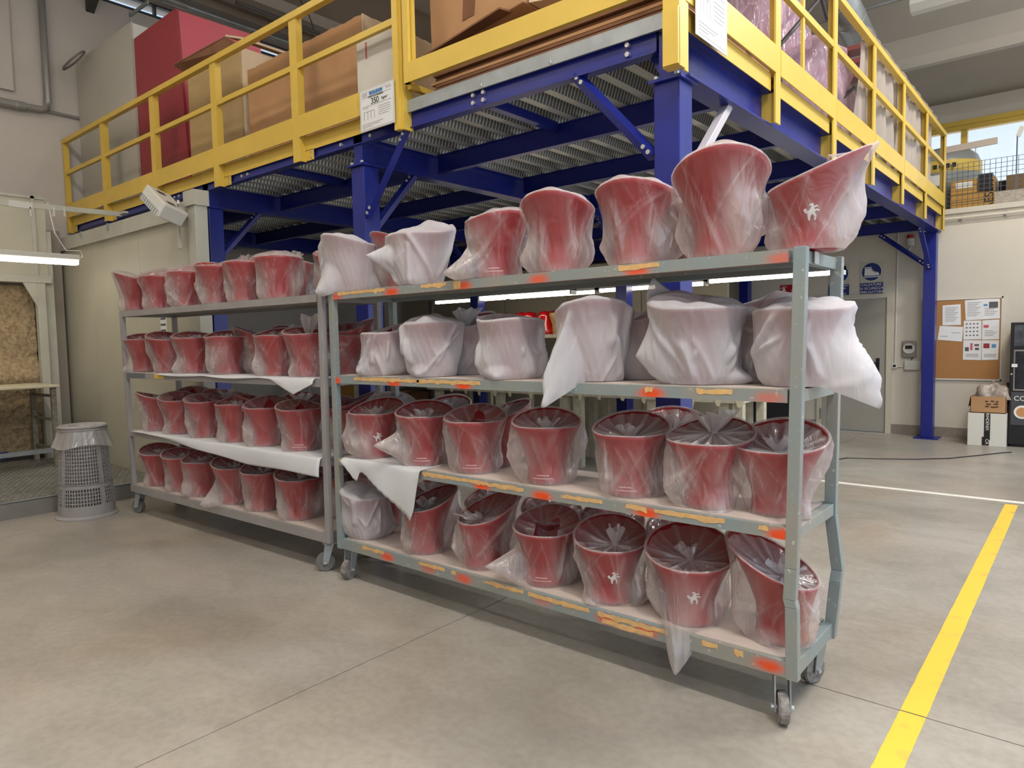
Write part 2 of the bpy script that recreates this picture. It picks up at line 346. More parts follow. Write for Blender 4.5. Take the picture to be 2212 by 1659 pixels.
# ceiling lamps: housings of the added ones, then the far strip lamp
def added_lamp(x, y, label):
    t = thing('ceiling_lamp', label, 'lamp', (x, y, 6.5))
    MB().prism([(y - .19, 6.10), (y - .11, 6.2), (y + .11, 6.2), (y + .19, 6.10), (y + .17, 6.10), (y + .1, 6.185), (y - .1, 6.185), (y - .17, 6.10)], 'x', x - .78, x + .78).build('lamp_housing', PLAS, t)
    MB().cyl((x - .74, y, 6.14), (x + .74, y, 6.14), .018).build('lamp_tube', LAMP, t)
    MB().cyl((x - .5, y, 6.19), (x - .5, y, 6.5), .008, 6).cyl((x + .5, y, 6.19), (x + .5, y, 6.5), .008, 6).build('hanger', GALV, t)
for k, (x, y) in enumerate(ADDED_LAMPS):
    added_lamp(x, y, 'slim pale fluorescent lamp added under the hall ceiling for its light')
for o in bpy.data.objects:
    if o.name.startswith('ceiling_lamp'): o['group'] = 'added hall ceiling lamps'
lp = thing('ceiling_lamp', 'pale strip lamp fixed flat to the far ceiling slope above the railing', 'lamp', (-1.6, 9.4, 5.8))
p = at(2000, 4, 'y', 9.5)
MB().prism([(9.40, p[2] - .02), (9.46, p[2] - .09), (9.58, p[2] - .09), (9.64, p[2] - .02), (9.64, p[2] + .03), (9.40, p[2] + .03)], 'x', p[0] - .15, p[0] + 1.1).build('lamp_housing', PLAS, lp)
cd = MB(); a = at(1858, 23, 'y', 9.55); cd.tube([(a[0] - 2, 9.55, a[2] + .0), (a[0] + 4, 9.55, a[2] + .0)], .02)
tag(cd.build('conduit', GALV), 'grey conduit running along the ceiling above the far railing', 'conduit')
# pipes on the left wall
PIPE = mat('grey_pipe', (150, 148, 144), 0.4, 0.2, var=.1)
t = thing('drain_pipe', 'grey pipe dropping down the left wall and turning level', 'pipe', (XL + .06, 3.2, 4.5))
MB().tube([(XL + .07, 3.21, 6.49), (XL + .07, 3.21, 4.6), (XL + .07, 3.195, 4.52), (XL + .07, 3.12, 4.495), (XL + .07, 1.0, 4.47)], .042, 12).build('pipe_run', PIPE, t, smooth=True)
MB().cyl((XL + .07, 2.96, 4.488), (XL + .07, 2.5, 4.484), .052, 14).build('sleeve', PIPE, t)
MB().tube([(XL + .03, 3.2, 4.5), (XL + .03, 4.2, 4.49)], .02).build('branch_pipe', PIPE, t)
for y in (2.85, 1.6): MB().cyl((XL + .07, y, 4.487), (XL + .07, y + .03, 4.487), .055, 14).build('clamp', GALV, t)
t = thing('overhead_pipe', 'grey conduit with couplings running beside the high strip window', 'pipe', (XL + .3, 4, 6.3))
MB().tube([(XL + .28, 4.0, 6.31), (XL + .28, 9.5, 6.31)], .035, 10).build('pipe_run', GALV, t)
MB().cyl((XL + .28, 4.62, 6.31), (XL + .28, 4.95, 6.31), .05, 12).build('coupling', PIPE, t)
p = at(208, 26, 'x', XL + .15)
t = thing('wall_bracket', 'dark steel bracket sticking out of the left wall near the ceiling', 'bracket', (XL, 3.75, 6.0))
MB().poly([(XL, 3.74, 5.92), (XL + .28, 3.74, 6.1), (XL + .28, 3.74, 6.2), (XL, 3.74, 6.2)], (0, 1, 0), .1).build('arm', mat('dark_steel', (74, 72, 70), .5, .4), t)
t = thing('high_conduit', 'thin dark conduit fixed below the ceiling slab above the boxes', 'conduit', (-9.4, 5, 6.3))
MB().tube([at(510, 5, 'x', -9.25), at(690, 73, 'x', -9.25) ], .03).build('pipe_run', mat('dark_pipe', (96, 92, 88), .5), t)
t = thing('ceiling_cable', 'thin loose cable looping down from the ceiling above the cardboard', 'cable', (-9, 6, 6.4))
MB().tube([at(648, 0, 'x', -8.6), at(664, 25, 'x', -8.6), at(673, 48, 'x', -8.6), at(677, 64, 'x', -8.6)], .008, 6).build('cable_run', BLACK, t)

# door in the far wall
d1 = struct(MB().box(-3.235, -2.35, YR - .005, YR + .045, .012, 2.0).build('door_1', DOORM))
df = MB(); df.box(-3.315, -3.24, YR - .03, YR + .1, 0, 2.005).box(-2.345, -2.27, YR - .03, YR + .1, 0, 2.005).box(-3.315, -2.27, YR - .03, YR + .1, 2.005, 2.06); df.build('door_frame', DOORF, d1)
dh = MB(); dh.box(-2.48, -2.435, YR - .018, YR - .004, .9, 1.11).cyl((-2.455, YR - .006, 1.04), (-2.455, YR - .06, 1.04), .011).bar((-2.445, YR - .058, 1.04), (-2.60, YR - .058, 1.035), .016, .022); dh.build('door_handle', BLACK, d1)
for z in (.25, 1.86):
    MB().cyl((-3.245, YR - .035, z - .08), (-3.245, YR - .035, z + .08), .013).build('hinge', GALV, d1)
# signs on the far wall
def sign_plate(name, label, x0, x1, z0, z1, m, y=YR):
    t = thing(name, label, 'sign', ((x0 + x1) / 2, y, (z0 + z1) / 2)); MB().box(x0, x1, y - .006, y - .001, z0, z1).build('plate', m, t); return t
def disc(t, x, z, r, m, y, name='disc'):
    MB().cyl((x, y, z), (x, y - .003, z), r, 40).build(name, m, t)
def flat(t, name, pts, m, y, th=.0015): MB().poly([(x, y, z) for x, z in pts], (0, -1, 0), th).build(name, m, t)
BACKP = mat('sign_backing', (190, 184, 168), .6)
t = sign_plate('safety_sign', 'blue round sign with a white safety shoe above the grey door, CALZATURE text', -2.718, -2.402, 2.235, 2.53, BACKP)
disc(t, -2.56, 2.385, .137, WHITE, YR - .006, 'rim'); disc(t, -2.56, 2.385, .131, SIGNB, YR - .0085)
x, z = -2.56, 2.385
flat(t, 'shoe', [(x - .095, z - .055), (x + .105, z - .055), (x + .105, z - .035), (x + .085, z - .01), (x + .035, z + .01), (x + .0, z + .05), (x - .09, z + .05), (x - .095, z - .02)], WHITE, YR - .0115)
flat(t, 'shoe_cuff', [(x - .095, z + .058), (x, z + .058), (x, z + .072), (x - .095, z + .072)], WHITE, YR - .0115)
flat(t, 'shoe_sole', [(x - .1, z - .08), (x + .11, z - .08), (x + .11, z - .066), (x - .1, z - .066)], WHITE, YR - .0115)
for k in range(5): flat(t, 'lace', [(x + .005 + k * .013, z + .035 - k * .008), (x + .012 + k * .013, z + .035 - k * .008), (x + .009 + k * .013, z + .015 - k * .008), (x + .002 + k * .013, z + .015 - k * .008)], SIGNB, YR - .0135)
MB().box(-2.716, -2.404, YR - .008, YR - .001, 2.058, 2.226).build('text_plate', SIGNB, t)
for k, s_ in enumerate(('CALZATURE', 'DI SICUREZZA', 'OBBLIGATORIE')): text('lettering', s_, (-2.56, YR - .0095, 2.196 - k * .054), .05, WHITE, t, RF)
t = sign_plate('safety_sign', 'blue mandatory sign half hidden behind the trolley post, E OBBLIGATORIO text', -3.155, -2.86, 2.235, 2.53, BACKP)
disc(t, -3.01, 2.385, .137, WHITE, YR - .006, 'rim'); disc(t, -3.01, 2.385, .131, SIGNB, YR - .0085)
flat(t, 'pictogram', [(-3.06, 2.31), (-2.97, 2.31), (-2.95, 2.38), (-2.98, 2.45), (-3.04, 2.45), (-3.07, 2.38)], WHITE, YR - .0115)
MB().box(-3.16, -2.865, YR - .008, YR - .001, 2.058, 2.226).build('text_plate', SIGNB, t)
for k, s_ in enumerate(("E' OBBLIGATORIO", 'PROTEGGERE', "L'UDITO", 'RESPIRATORIE')): text('lettering', s_, (-3.012, YR - .0095, 2.204 - k * .041), .034, WHITE, t, RF)
t = sign_plate('extinguisher_sign', 'red fire extinguisher sign on the far wall, ESTINTORE lettering below', -3.892, -3.64, 2.045, 2.27, SIGNR)
flat(t, 'extinguisher_icon', [(-3.865, 2.06), (-3.80, 2.06), (-3.80, 2.18), (-3.815, 2.20), (-3.815, 2.225), (-3.85, 2.225), (-3.85, 2.20), (-3.865, 2.18)], WHITE, YR - .007)
flat(t, 'extinguisher_icon', [(-3.88, 2.21), (-3.83, 2.245), (-3.79, 2.225), (-3.79, 2.235), (-3.83, 2.255), (-3.885, 2.22)], WHITE, YR - .007)
flat(t, 'icon_label', [(-3.858, 2.15), (-3.808, 2.15), (-3.808, 2.172), (-3.858, 2.172)], SIGNR, YR - .009)
for k in range(5): flat(t, 'flame', [(-3.74 + k * .004, 2.06 + k * .028), (-3.70, 2.068 + k * .03), (-3.66, 2.10 + k * .03), (-3.70, 2.085 + k * .03)], WHITE, YR - .007)
MB().box(-3.892, -3.64, YR - .005, YR - .001, 2.012, 2.043).build('text_plate', WHITE, t); text('lettering', 'ESTINTORE', (-3.766, YR - .006, 2.028), .036, INK, t, RF)
# time clock, junction box, switch, conduit
t = thing('time_clock', 'grey wall terminal with a small display, beside the blue column', 'clock', (-2.05, YR, 1.24))
MB().box(-2.14, -1.955, YR - .05, YR, 1.12, 1.36).build('housing', mat('grey_terminal', (140, 136, 128), .5), t, bevel=.02); MB().cyl((-2.045, YR - .05, 1.25), (-2.045, YR - .07, 1.25), .075, 24).build('bezel', PLAS, t)
MB().box(-2.09, -2.0, YR - .075, YR - .068, 1.245, 1.295).build('screen', BLACK, t)
t = thing('junction_box', 'pale rounded plastic box below the wall terminal', 'box', (-2.0, YR, 1.01)); MB().box(-2.105, -1.9, YR - .06, YR, .94, 1.08).build('housing', PLAS, t, bevel=.015); MB().tube([(-2.02, YR - .02, 1.08), (-2.0, YR - .02, 1.13)], .006).build('lead', BLACK, t)
t = thing('wall_switch', 'small square switch with dark centre beside the door frame', 'switch', (-2.23, YR, 1.0)); MB().box(-2.266, -2.198, YR - .035, YR, .96, 1.035).build('plate', PLAS, t, bevel=.004); MB().box(-2.25, -2.214, YR - .038, YR - .033, .98, 1.015).build('rocker', BLACK, t)
MB().tube([(-2.198, YR - .015, .985), (-2.1, YR - .015, .985)], .009).build('branch', PLAS, t)
t = thing('wall_conduit', 'thin vertical conduit running up the far wall beside the door', 'conduit', (-2.22, YR, 2)); MB().tube([(-2.228, YR - .015, 1.03), (-2.215, YR - .015, 3.0)], .011).build('pipe_run', PLAS, t)
# lower pipe on ledge
t = thing('ledge_pipe', 'thin pale pipe running just under the window ledge', 'pipe', (0, YR, 3.0)); MB().tube([(-1.66, YR - .05, 3.03), (2.2, YR - .05, 3.03)], .018).build('pipe_run', WALLM, t)
for x in (-1.45, -.95, -.4): MB().box(x, x + .012, YR - .04, YR, 2.98, 3.07).build('clip', GALV, t)
# cork board with papers
CORK = mat('cork', (172, 124, 76), .9, var=.12, scale=60); FRM = mat('alu_frame', (206, 202, 194), .4)
t = thing('notice_board', 'cork notice board with white frame, part hidden by the blue column', 'notice board', (-1.4, YR, 1.37))
MB().box(-1.85, -.965, YR - .018, YR - .002, .825, 1.925).build('cork_panel', CORK, t)
fm = MB(); fm.box(-1.87, -.95, YR - .026, YR - .001, 1.92, 1.94).box(-1.87, -.95, YR - .026, YR - .001, .808, .828).box(-.968, -.95, YR - .026, YR - .001, .81, 1.94).box(-1.87, -1.85, YR - .026, YR - .001, .81, 1.94); fm.build('board_frame', FRM, t)
def sheet(px, label, lines, y=YR - .02, pics=()):
    P = [at(x, yy, 'y', y) for x, yy in px]; c = sum(P) / 4
    t = thing('paper_sheet', label, 'paper', c, 0, 'papers pinned on the cork board')
    MB().poly([(p[0], y, p[2]) for p in P], (0, -1, 0), .002).build('page', PAPER, t)
    x0, x1 = min(p[0] for p in P), max(p[0] for p in P); z0, z1 = min(p[2] for p in P), max(p[2] for p in P); w_, h_ = x1 - x0, z1 - z0
    rng = np.random.RandomState(int(px[0][0])); mb = MB()
    for u, v, l in lines: mb.box(x0 + u * w_, x0 + (u + l) * w_, y - .0032, y - .0022, z0 + v * h_ - .004, z0 + v * h_ + .003)
    if lines: mb.build('print', mat('grey_print', (150, 148, 146), .8), t)
    for u, v, w2_, h2, m in pics: MB().box(x0 + u * w_, x0 + (u + w2_) * w_, y - .0034, y - .0022, z0 + v * h_, z0 + (v + h2) * h_).build('picture', m, t)
L8 = [(.15, .85 - .08 * k, .7 - .1 * (k % 3)) for k in range(9)]
DKP = mat('print_dark', (92, 88, 90), .8); PKP = mat('print_pink', (196, 84, 104), .8); BLP = mat('print_blue', (84, 146, 190), .8); RDP = mat('print_red', (150, 50, 56), .8)
o4 = lambda x0, y0, x1, y1, dx=0, dy=0: [(x0 + dx, y1), (x1 + dx, y1 + dy), (x1, y0 + dy), (x0, y0)]
sheet([(2036, 703), (2076, 702), (2075, 657), (2036, 660)], 'printed white form, upper left on the cork board', L8)
sheet([(2025, 734), (2078, 738), (2081, 706), (2030, 704)], 'blank-looking white envelope sheet pinned tilted on the cork board', [(.1, .35, .3), (.55, .55, .35)])
sheet([(2086, 692), (2124, 690), (2122, 646), (2084, 649)], 'text-only page, top middle of the cork board', L8)
sheet([(2124, 690), (2160, 688), (2160, 645), (2122, 646)], 'page with a small teal and grey picture, top right of the cork board', L8[4:], pics=[(.08, .65, .22, .1, BLP), (.38, .55, .5, .3, DKP)])
sheet([(2081, 734), (2120, 733), (2120, 692), (2082, 693)], 'page with a grid of small grey drawings on the cork board', [], pics=[(.12 + .2 * i, .2 + .2 * j, .1, .06, DKP) for i in range(4) for j in range(4)])
sheet([(2121, 734), (2158, 733), (2159, 690), (2122, 692)], 'page with a pink stepped picture on the cork board', L8[5:], pics=[(.08, .6, .3, .14, PKP), (.5, .65, .4, .1, PAPER)])
sheet([(2080, 777), (2119, 778), (2120, 735), (2081, 735)], 'page with red extinguisher and dark tool pictures, lower on the cork board', [(.15, .3 - .06 * k, .7) for k in range(3)], pics=[(.4, .5, .12, .35, PKP), (.1, .45, .22, .2, DKP), (.62, .7, .26, .1, DKP), (.66, .5, .22, .12, DKP)])
sheet([(2120, 778), (2156, 777), (2158, 735), (2121, 735)], 'page with a red cross patch and a blue patch, lowest right on the cork board', [(.15, .3 - .06 * k, .7) for k in range(3)], pics=[(.1, .6, .36, .24, RDP), (.58, .62, .26, .18, BLP)])
# boxes and vending machine
t = thing('white_carton', 'white carton sealed with black printed tape, standing on the floor by the vending machine', 'box', (-1.03, 10.9, 0))
MB().box(-1.245, -.83, 10.75, 11.15, 0, .425).build('carton', mat('white_carton', (214, 210, 200), .7), t, bevel=.004)
MB().box(-1.065, -1.0, 10.747, 10.7502, .08, .425).box(-1.085, -1.01, 10.7455, 10.7502, .01, .12).build('black_tape', BLACK, t)
for z, s_ in ((.39, 'RIH'), (.28, 'OENIX'), (.06, 'CA')): text('lettering', s_, (-1.032, 10.7445, z), .05, WHITE, t, (PI / 2, PI / 2, 0))
t = thing('brown_carton', 'open brown carton stacked on the white one by the vending machine', 'box', (-1.03, 10.9, .43))
bx = MB(); bx.box(-1.22, -.84, 10.76, 10.765, .43, .64).box(-1.22, -.84, 11.1, 11.105, .43, .64).box(-1.22, -1.215, 10.76, 11.1, .43, .64).box(-.845, -.84, 10.76, 11.1, .43, .64).box(-1.22, -.84, 10.76, 11.1, .43, .436)
bx.poly([(-1.22, 10.76, .64), (-1.22, 11.1, .64), (-1.245, 11.08, .5), (-1.245, 10.78, .5)], (-1, 0, 0), .004); bx.build('carton', CARD, t)
for i, (u, v, w_) in enumerate([(-1.06, .57, .03), (-1.0, .575, .035), (-.95, .57, .03), (-1.05, .535, .05), (-.97, .54, .05), (-1.06, .505, .04), (-1.0, .5, .05), (-.95, .505, .03)]): MB().box(u, u + w_, 10.757, 10.7602, v, v + .016).build('mark', mat('print_brown', (74, 52, 40), .8), t)
def crumple(name, c, sx, sy, sz, m, seed, parent=None, n=16):
    rng = np.random.RandomState(seed); ph = rng.rand(8) * 6.3; vs = []; fs = []
    for i in range(n + 1):
        t_ = PI * (i / n) * .5
        for j in range(2 * n):
            a = 2 * PI * j / (2 * n); k = 1 + .16 * math.sin(3 * a + ph[0] + 2 * t_) + .10 * math.sin(5 * a + ph[1] - 4 * t_) + .07 * math.sin(9 * a + ph[2] + 7 * t_)
            vs.append((c[0] + sx * k * math.sin(t_) * math.cos(a), c[1] + sy * k * math.sin(t_) * math.sin(a), c[2] + sz * k * math.cos(t_) * (1 + .12 * math.sin(4 * a + ph[3]))))
    for i in range(n):
        for j in range(2 * n): fs.append((i * 2 * n + j, i * 2 * n + (j + 1) % (2 * n), (i + 1) * 2 * n + (j + 1) % (2 * n), (i + 1) * 2 * n + j))
    return MB().add(vs, fs).build(name, m, parent, smooth=True)
tag(crumple('plastic_bag', (-.98, 10.95, .6), .2, .14, .17, FILMC, 5), 'crumpled clear plastic bag lying in the open brown carton', 'bag')
t = thing('vending_machine', 'black coffee vending machine cut off by the right edge of the view', 'vending machine', (-.4, 11.1, 0))
MB().box(-.82, .15, 10.86, 11.36, .03, 1.585).build('cabinet', BLACK, t, bevel=.008); MB().box(-.8, .13, 10.9, 11.3, 0, .03).build('plinth', BLACK, t)
VP = mat('vending_picture', (78, 82, 88), .25, var=.5, scale=9)
MB().box(-.785, .1, 10.85, 10.862, 1.28, 1.55).build('picture_panel', VP, t, bevel=.02)
MB().box(-.785, .1, 10.848, 10.862, .72, 1.24).build('picture_frame', mat('chrome_trim', (210, 210, 214), .15, .9), t, bevel=.02); MB().box(-.765, .08, 10.843, 10.85, .74, 1.22).build('picture_panel', mat('vending_picture_dark', (46, 48, 54), .2, var=.5, scale=7), t, bevel=.01)
MB().box(-.8, .1, 10.851, 10.862, .28, .70).build('lower_panel', mat('vending_grey', (66, 68, 72), .4), t, bevel=.02)
text('lettering', 'COFFEE', (-.77, 10.8495, .62), .085, WHITE, t, RF, align='LEFT')
MB().cyl((-.68, 10.851, .45), (-.68, 10.846, .45), .085, 28).build('cup_ring', WHITE, t); MB().cyl((-.68, 10.846, .45), (-.68, 10.843, .45), .06, 28).build('coffee', mat('coffee_tan', (196, 142, 92), .4), t)
MB().cyl((-.8, 10.86, .93), (-.8, 10.845, .93), .012).build('lock', BOLT, t); MB().box(-.8, -.74, 10.838, 10.848, 1.02, 1.06).build('tape_tab', PAPER, t)
t = thing('wall_socket', 'small dark plug and lead on the wall beside the vending machine', 'socket', (-.87, YR, .78)); MB().box(-.885, -.855, YR - .04, YR, .74, .79).build('plug', BLACK, t); MB().tube([(-.87, YR - .03, .74), (-.86, YR - .05, .6), (-.845, YR - .05, .4), (-.84, YR - .05, .2)], .006).build('lead', BLACK, t)
cb = [at(x, y, 'z', .006) for x, y in ((1770, 1003), (1790, 996), (1830, 989), (1900, 991), (1980, 992), (2050, 990), (2120, 983), (2165, 978), (2185, 977))]
tag(MB().tube(cb, .006, 6).build('floor_cable', BLACK), 'thin black cable trailing over the floor to the vending machine', 'cable')
# plant on the ledge behind the far wall
t = thing('pressure_tank', 'grey domed pressure tank with yellow band on the window ledge', 'tank', (-1.9, 12.6, 3.17))
TC = (-1.85, 12.55); MB().lathe([(.5, .0), (.5, .72), (.49, .80), (.45, .90), (.36, .98), (.22, 1.03), (0.02, 1.05)], (*TC, 3.2), 40).build('vessel', mat('tank_grey', (146, 148, 144), .35, .2), t, smooth=True)
MB().lathe([(.503, .62), (.503, .79)], (*TC, 3.2), 40, cap=False).build('yellow_band', YEL, t); MB().tube([(TC[0], TC[1], 4.24), (TC[0], TC[1], 4.35), (TC[0] + .03, TC[1], 4.40)], .02).build('valve', BOLT, t)
MB().tube([(TC[0] + .33, TC[1], 4.16), (TC[0] + .33, TC[1], 4.25), (TC[0] + .42, TC[1], 4.22), (TC[0] + .42, TC[1], 4.12)], .012).build('lifting_lug', BOLT, t)
for k in range(4): MB().box(TC[0] - .05 + k * .08, TC[0] + .0 + k * .08, TC[1] - .512, TC[1] - .5, 3.87, 3.93).build('band_mark', BLACK, t)
MB().box(TC[0] - .1, TC[0] + .1, TC[1] - .515, TC[1] - .5, 3.62, 3.78).build('label_plate', WHITE, t)
t = thing('compressor', 'yellow-brown compressor cabinet with vertical black lettering behind the wire mesh', 'machine', (-1.2, 12.2, 3.17))
YC = 11.75; a = at(2053, 450, 'y', YC); b = at(2150, 380, 'y', YC)
CMP = mat('compressor_yellow', (196, 148, 66), .5, var=.06); MB().box(a[0], b[0], YC, YC + .7, 3.17, b[2]).build('cabinet', CMP, t)
cw = b[0] - a[0]; ch = b[2] - 3.17
for k in (.3, .55, .8): MB().box(a[0], b[0], YC - .003, YC, 3.17 + ch * k, 3.17 + ch * k + .006).build('seam', DIRT, t)
MB().box(a[0] + cw * .62, b[0] - .03, YC - .02, YC + .6, b[2] - .18, b[2] + .05).build('dark_vent', BLACK, t)
MB().box(a[0] + .06, a[0] + cw * .5, YC - .006, YC, b[2] - .11, b[2] - .03).build('label_plate', WHITE, t)
text('lettering', 'KAESER', (b[0] - .06, YC - .006, 3.17 + ch * .32), .15, BLACK, t, (PI / 2, -PI / 2, 0))
MB().cyl((b[0] + .02, YC + .3, b[2] - .12), (b[0] + .12, YC + .3, b[2] - .12), .1).build('pulley', BLACK, t)
t = thing('brown_box', 'small brown carton on the window ledge right of the compressor', 'box', (b[0] + .4, 11.9, 3.17)); MB().box(b[0] + .12, b[0] + .38, 11.8, 12.1, 3.33, 3.6).build('carton', mat('dim_cardboard', (128, 100, 66), .8), t)
MB().box(b[0] + .1, b[0] + .5, 11.78, 12.15, 3.17, 3.33).build('base_board', mat('osb_board', (170, 160, 146), .8, var=.3, scale=40), t)
t = thing('osb_panel', 'flecked chipboard panel standing along the ledge edge at right', 'board', (.2, YR, 3.2)); c = at(2148, 440, 'y', YR - .01); MB().box(c[0], 3, YR - .01, YR + .01, 3.17, 3.33).build('board', mat('osb_board', (170, 160, 146)), t)
WIRE = mat('mesh_wire', (84, 92, 104), .4, .5)
t = thing('wire_fence', 'welded wire mesh fence standing on the window ledge before the compressor', 'fence', (-.6, YR, 3.2)); wm = MB()
for k in range(34): wm.box(-1.64 + k * .062, -1.634 + k * .062, YR + .05, YR + .056, 3.17, 3.78 if k < 14 else 4.05)
for k in range(14):
    z = 3.22 + k * .062
    wm.box(-1.64, .5, YR + .05, YR + .056, z, z + .005) if z < 3.78 else wm.box(-.78, .5, YR + .05, YR + .056, z, z + .005)
stuff(wm.build('mesh_wires', WIRE, t)); MB().box(-.86, -.845, YR + .045, YR + .06, 3.17, 4.02).build('fence_post', WIRE, t)
p = at(2060, 322, 'y', YR + .04); q = at(2155, 303, 'y', YR + .04)
MB().bar((-1.66, YR + .04, p[2]), (q[0], YR + .04, q[2]), .03, .085).build('top_board', mat('fence_board', (184, 172, 160), .8), t)
MB().bar((-.845, YR + .04, 4.02), (-.80, YR + .04, 4.14), .03, .05).build('hook', PLAS, t)
# ------------------------------------------------------------------ mezzanine
YF, XR = 3.42, -1.69          # front and right faces of the steelwork
mz = thing('mezzanine', 'blue steel mezzanine platform with corrugated metal deck above the trolleys', 'mezzanine', (-5, 7, 0))
def ibeam_y(x0, x1, y0, y1, z0, z1, t=.012):
    m = MB(); c = (x0 + x1) / 2
    return m.box(x0, x1, y0, y1, z0, z0 + t).box(x0, x1, y0, y1, z1 - t, z1).box(c - t / 2, c + t / 2, y0, y1, z0 + t, z1 - t)
def cbeam_x(y, x0, x1, z0, z1, d=.07, t=.008, face=-1):
    m = MB(); y2 = y + d
    m.box(x0, x1, y, y2, z0, z0 + t).box(x0, x1, y, y2, z1 - t, z1); yw = y + .015 if face < 0 else y2 - .015
    return m.box(x0, x1, yw, yw + t, z0 + t, z1 - t)
COLX = [-1.765, -4.365, -6.765, -9.25]; COLY = [3.495, 7.35, 11.15]
for x in COLX:
    for y in COLY:
        if x == COLX[0] and y == COLY[1]: continue
        c = MB().box(x - .075, x + .075, y - .075, y + .075, .015, 2.835).build('column', BLUE, mz, bevel=.006)
        MB().box(x - .15, x + .15, y - .15, y + .15, 0, .015).build('base_plate', BLUE, c); MB().box(x - .095, x + .095, y - .10, y + .10, 2.835, 2.85).build('cap_plate', BLUE, c)
        MB().box(x - .05, x + .05, y - .06, y + .06, 2.85, 3.10).hexa([(x - .13, y - .005, 3.0), (x - .05, y - .005, 2.86), (x - .05, y + .005, 2.86), (x - .13, y + .005, 3.0)], [(x - .13, y - .005, 3.09), (x - .05, y - .005, 3.09), (x - .05, y + .005, 3.09), (x - .13, y + .005, 3.09)]).build('head_bracket', BLUE, c)
        if y < 4:
            for dx in (-.06, .06): MB().cyl((x + dx, y - .075, 2.845), (x + dx, y - .075, 2.87), .013, 8).build('bolt', BOLT, c)
for i, x in enumerate(COLX):
    ibeam_y(x - .065 if i else -1.80, x + .065 if i else -1.655, YF + .05, 11.25, 2.85, 3.09).build('main_beam', BLUE, mz)
fb = cbeam_x(YF, XL + .02, -1.83, 3.0, 3.115).build('front_beam', BLUE, mz)
for x in (-2.0, -3.06, -3.15, -4.2, -4.56, -5.95, -6.05, -7.3, -7.4, -9.0):
    for z in (3.035, 3.085): MB().cyl((x, YF + .016, z), (x, YF - .004, z), .014, 8).build('bolt', BOLT, fb)
for y in (4.2, 5.35, 6.5, 7.35, 8.5, 9.65, 11.2):
    for k in range(3):
        cbeam_x(y, COLX[k + 1] + .07, COLX[k] - .07, 2.9, 3.05, .06).build('joist', BLUE, mz)
    cbeam_x(y, XL + .02, COLX[3] - .07, 2.9, 3.05, .06).build('joist', BLUE, mz)
for x in (-3.06, -5.6, -8.0):
    MB().box(x - .03, x + .03, YF + .06, 4.2, 3.0, 3.06).build('short_joist', BLUE, mz)
# corrugated deck: ribs run away from the front edge
DS = mat('deck_perforated_shaded', (188, 190, 182), .38, .45, var=.1, scale=6)
def deck_mat():
    nt = DS.node_tree; b = nt.nodes['Principled BSDF']; L = nt.links.new
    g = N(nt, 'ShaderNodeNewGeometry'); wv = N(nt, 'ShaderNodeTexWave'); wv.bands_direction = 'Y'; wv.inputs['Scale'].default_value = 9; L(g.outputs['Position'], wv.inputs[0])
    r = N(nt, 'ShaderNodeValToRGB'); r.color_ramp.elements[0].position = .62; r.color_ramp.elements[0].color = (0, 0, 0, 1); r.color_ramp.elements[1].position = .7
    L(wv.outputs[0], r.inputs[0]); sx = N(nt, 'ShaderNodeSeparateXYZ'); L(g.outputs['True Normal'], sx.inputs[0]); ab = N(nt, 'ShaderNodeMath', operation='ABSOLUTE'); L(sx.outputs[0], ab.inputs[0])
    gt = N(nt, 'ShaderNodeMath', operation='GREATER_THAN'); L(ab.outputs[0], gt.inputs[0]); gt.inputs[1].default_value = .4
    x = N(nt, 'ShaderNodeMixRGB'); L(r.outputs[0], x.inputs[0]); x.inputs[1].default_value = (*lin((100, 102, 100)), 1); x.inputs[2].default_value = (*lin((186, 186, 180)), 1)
    y = N(nt, 'ShaderNodeMixRGB'); L(gt.outputs[0], y.inputs[0]); y.inputs[1].default_value = (*lin((210, 210, 202)), 1); L(x.outputs[0], y.inputs[2]); L(y.outputs[0], b.inputs['Base Color'])  # darker rib sides and brighter flats: shading put into the colour
deck_mat(); x = XL + .03; k = 0
pitch = .20
while x < -1.70:
    x1 = min(x + 4 * pitch, -1.70); vs = []; fs = []; prof = []
    u = x
    while u < x1 - 1e-6:
        for du, z in ((0, 3.052), (.06, 3.052), (.085, 3.125), (.165, 3.125), (.20, 3.052)):
            if u + du <= x1 + 1e-6: prof.append((u + du, z))
        u += pitch
    n = len(prof); vs = [(a, YF + .03, z) for a, z in prof] + [(a, 11.35, z) for a, z in prof]
    MB().add(vs, [(i, i + 1, n + i + 1, n + i) for i in range(n - 1)]).build('deck_sheet', DS, mz, fix=False)
    x = x1
MB().box(XL + .02, -1.66, YF, 11.36, 3.135, 3.165).build('deck_board', mat('chipboard_deck', (150, 128, 100), .8, var=.1), mz)
MB().box(-3.79, -1.70, YF - .02, YF - .005, 3.10, 3.185).build('edge_trim', GALV, mz, bevel=.002)
for x in (-2.5, -3.05): MB().cyl((x, YF - .02, 3.11), (x, YF - .024, 3.13), .008, 6).build('trim_screw', BOLT, mz)
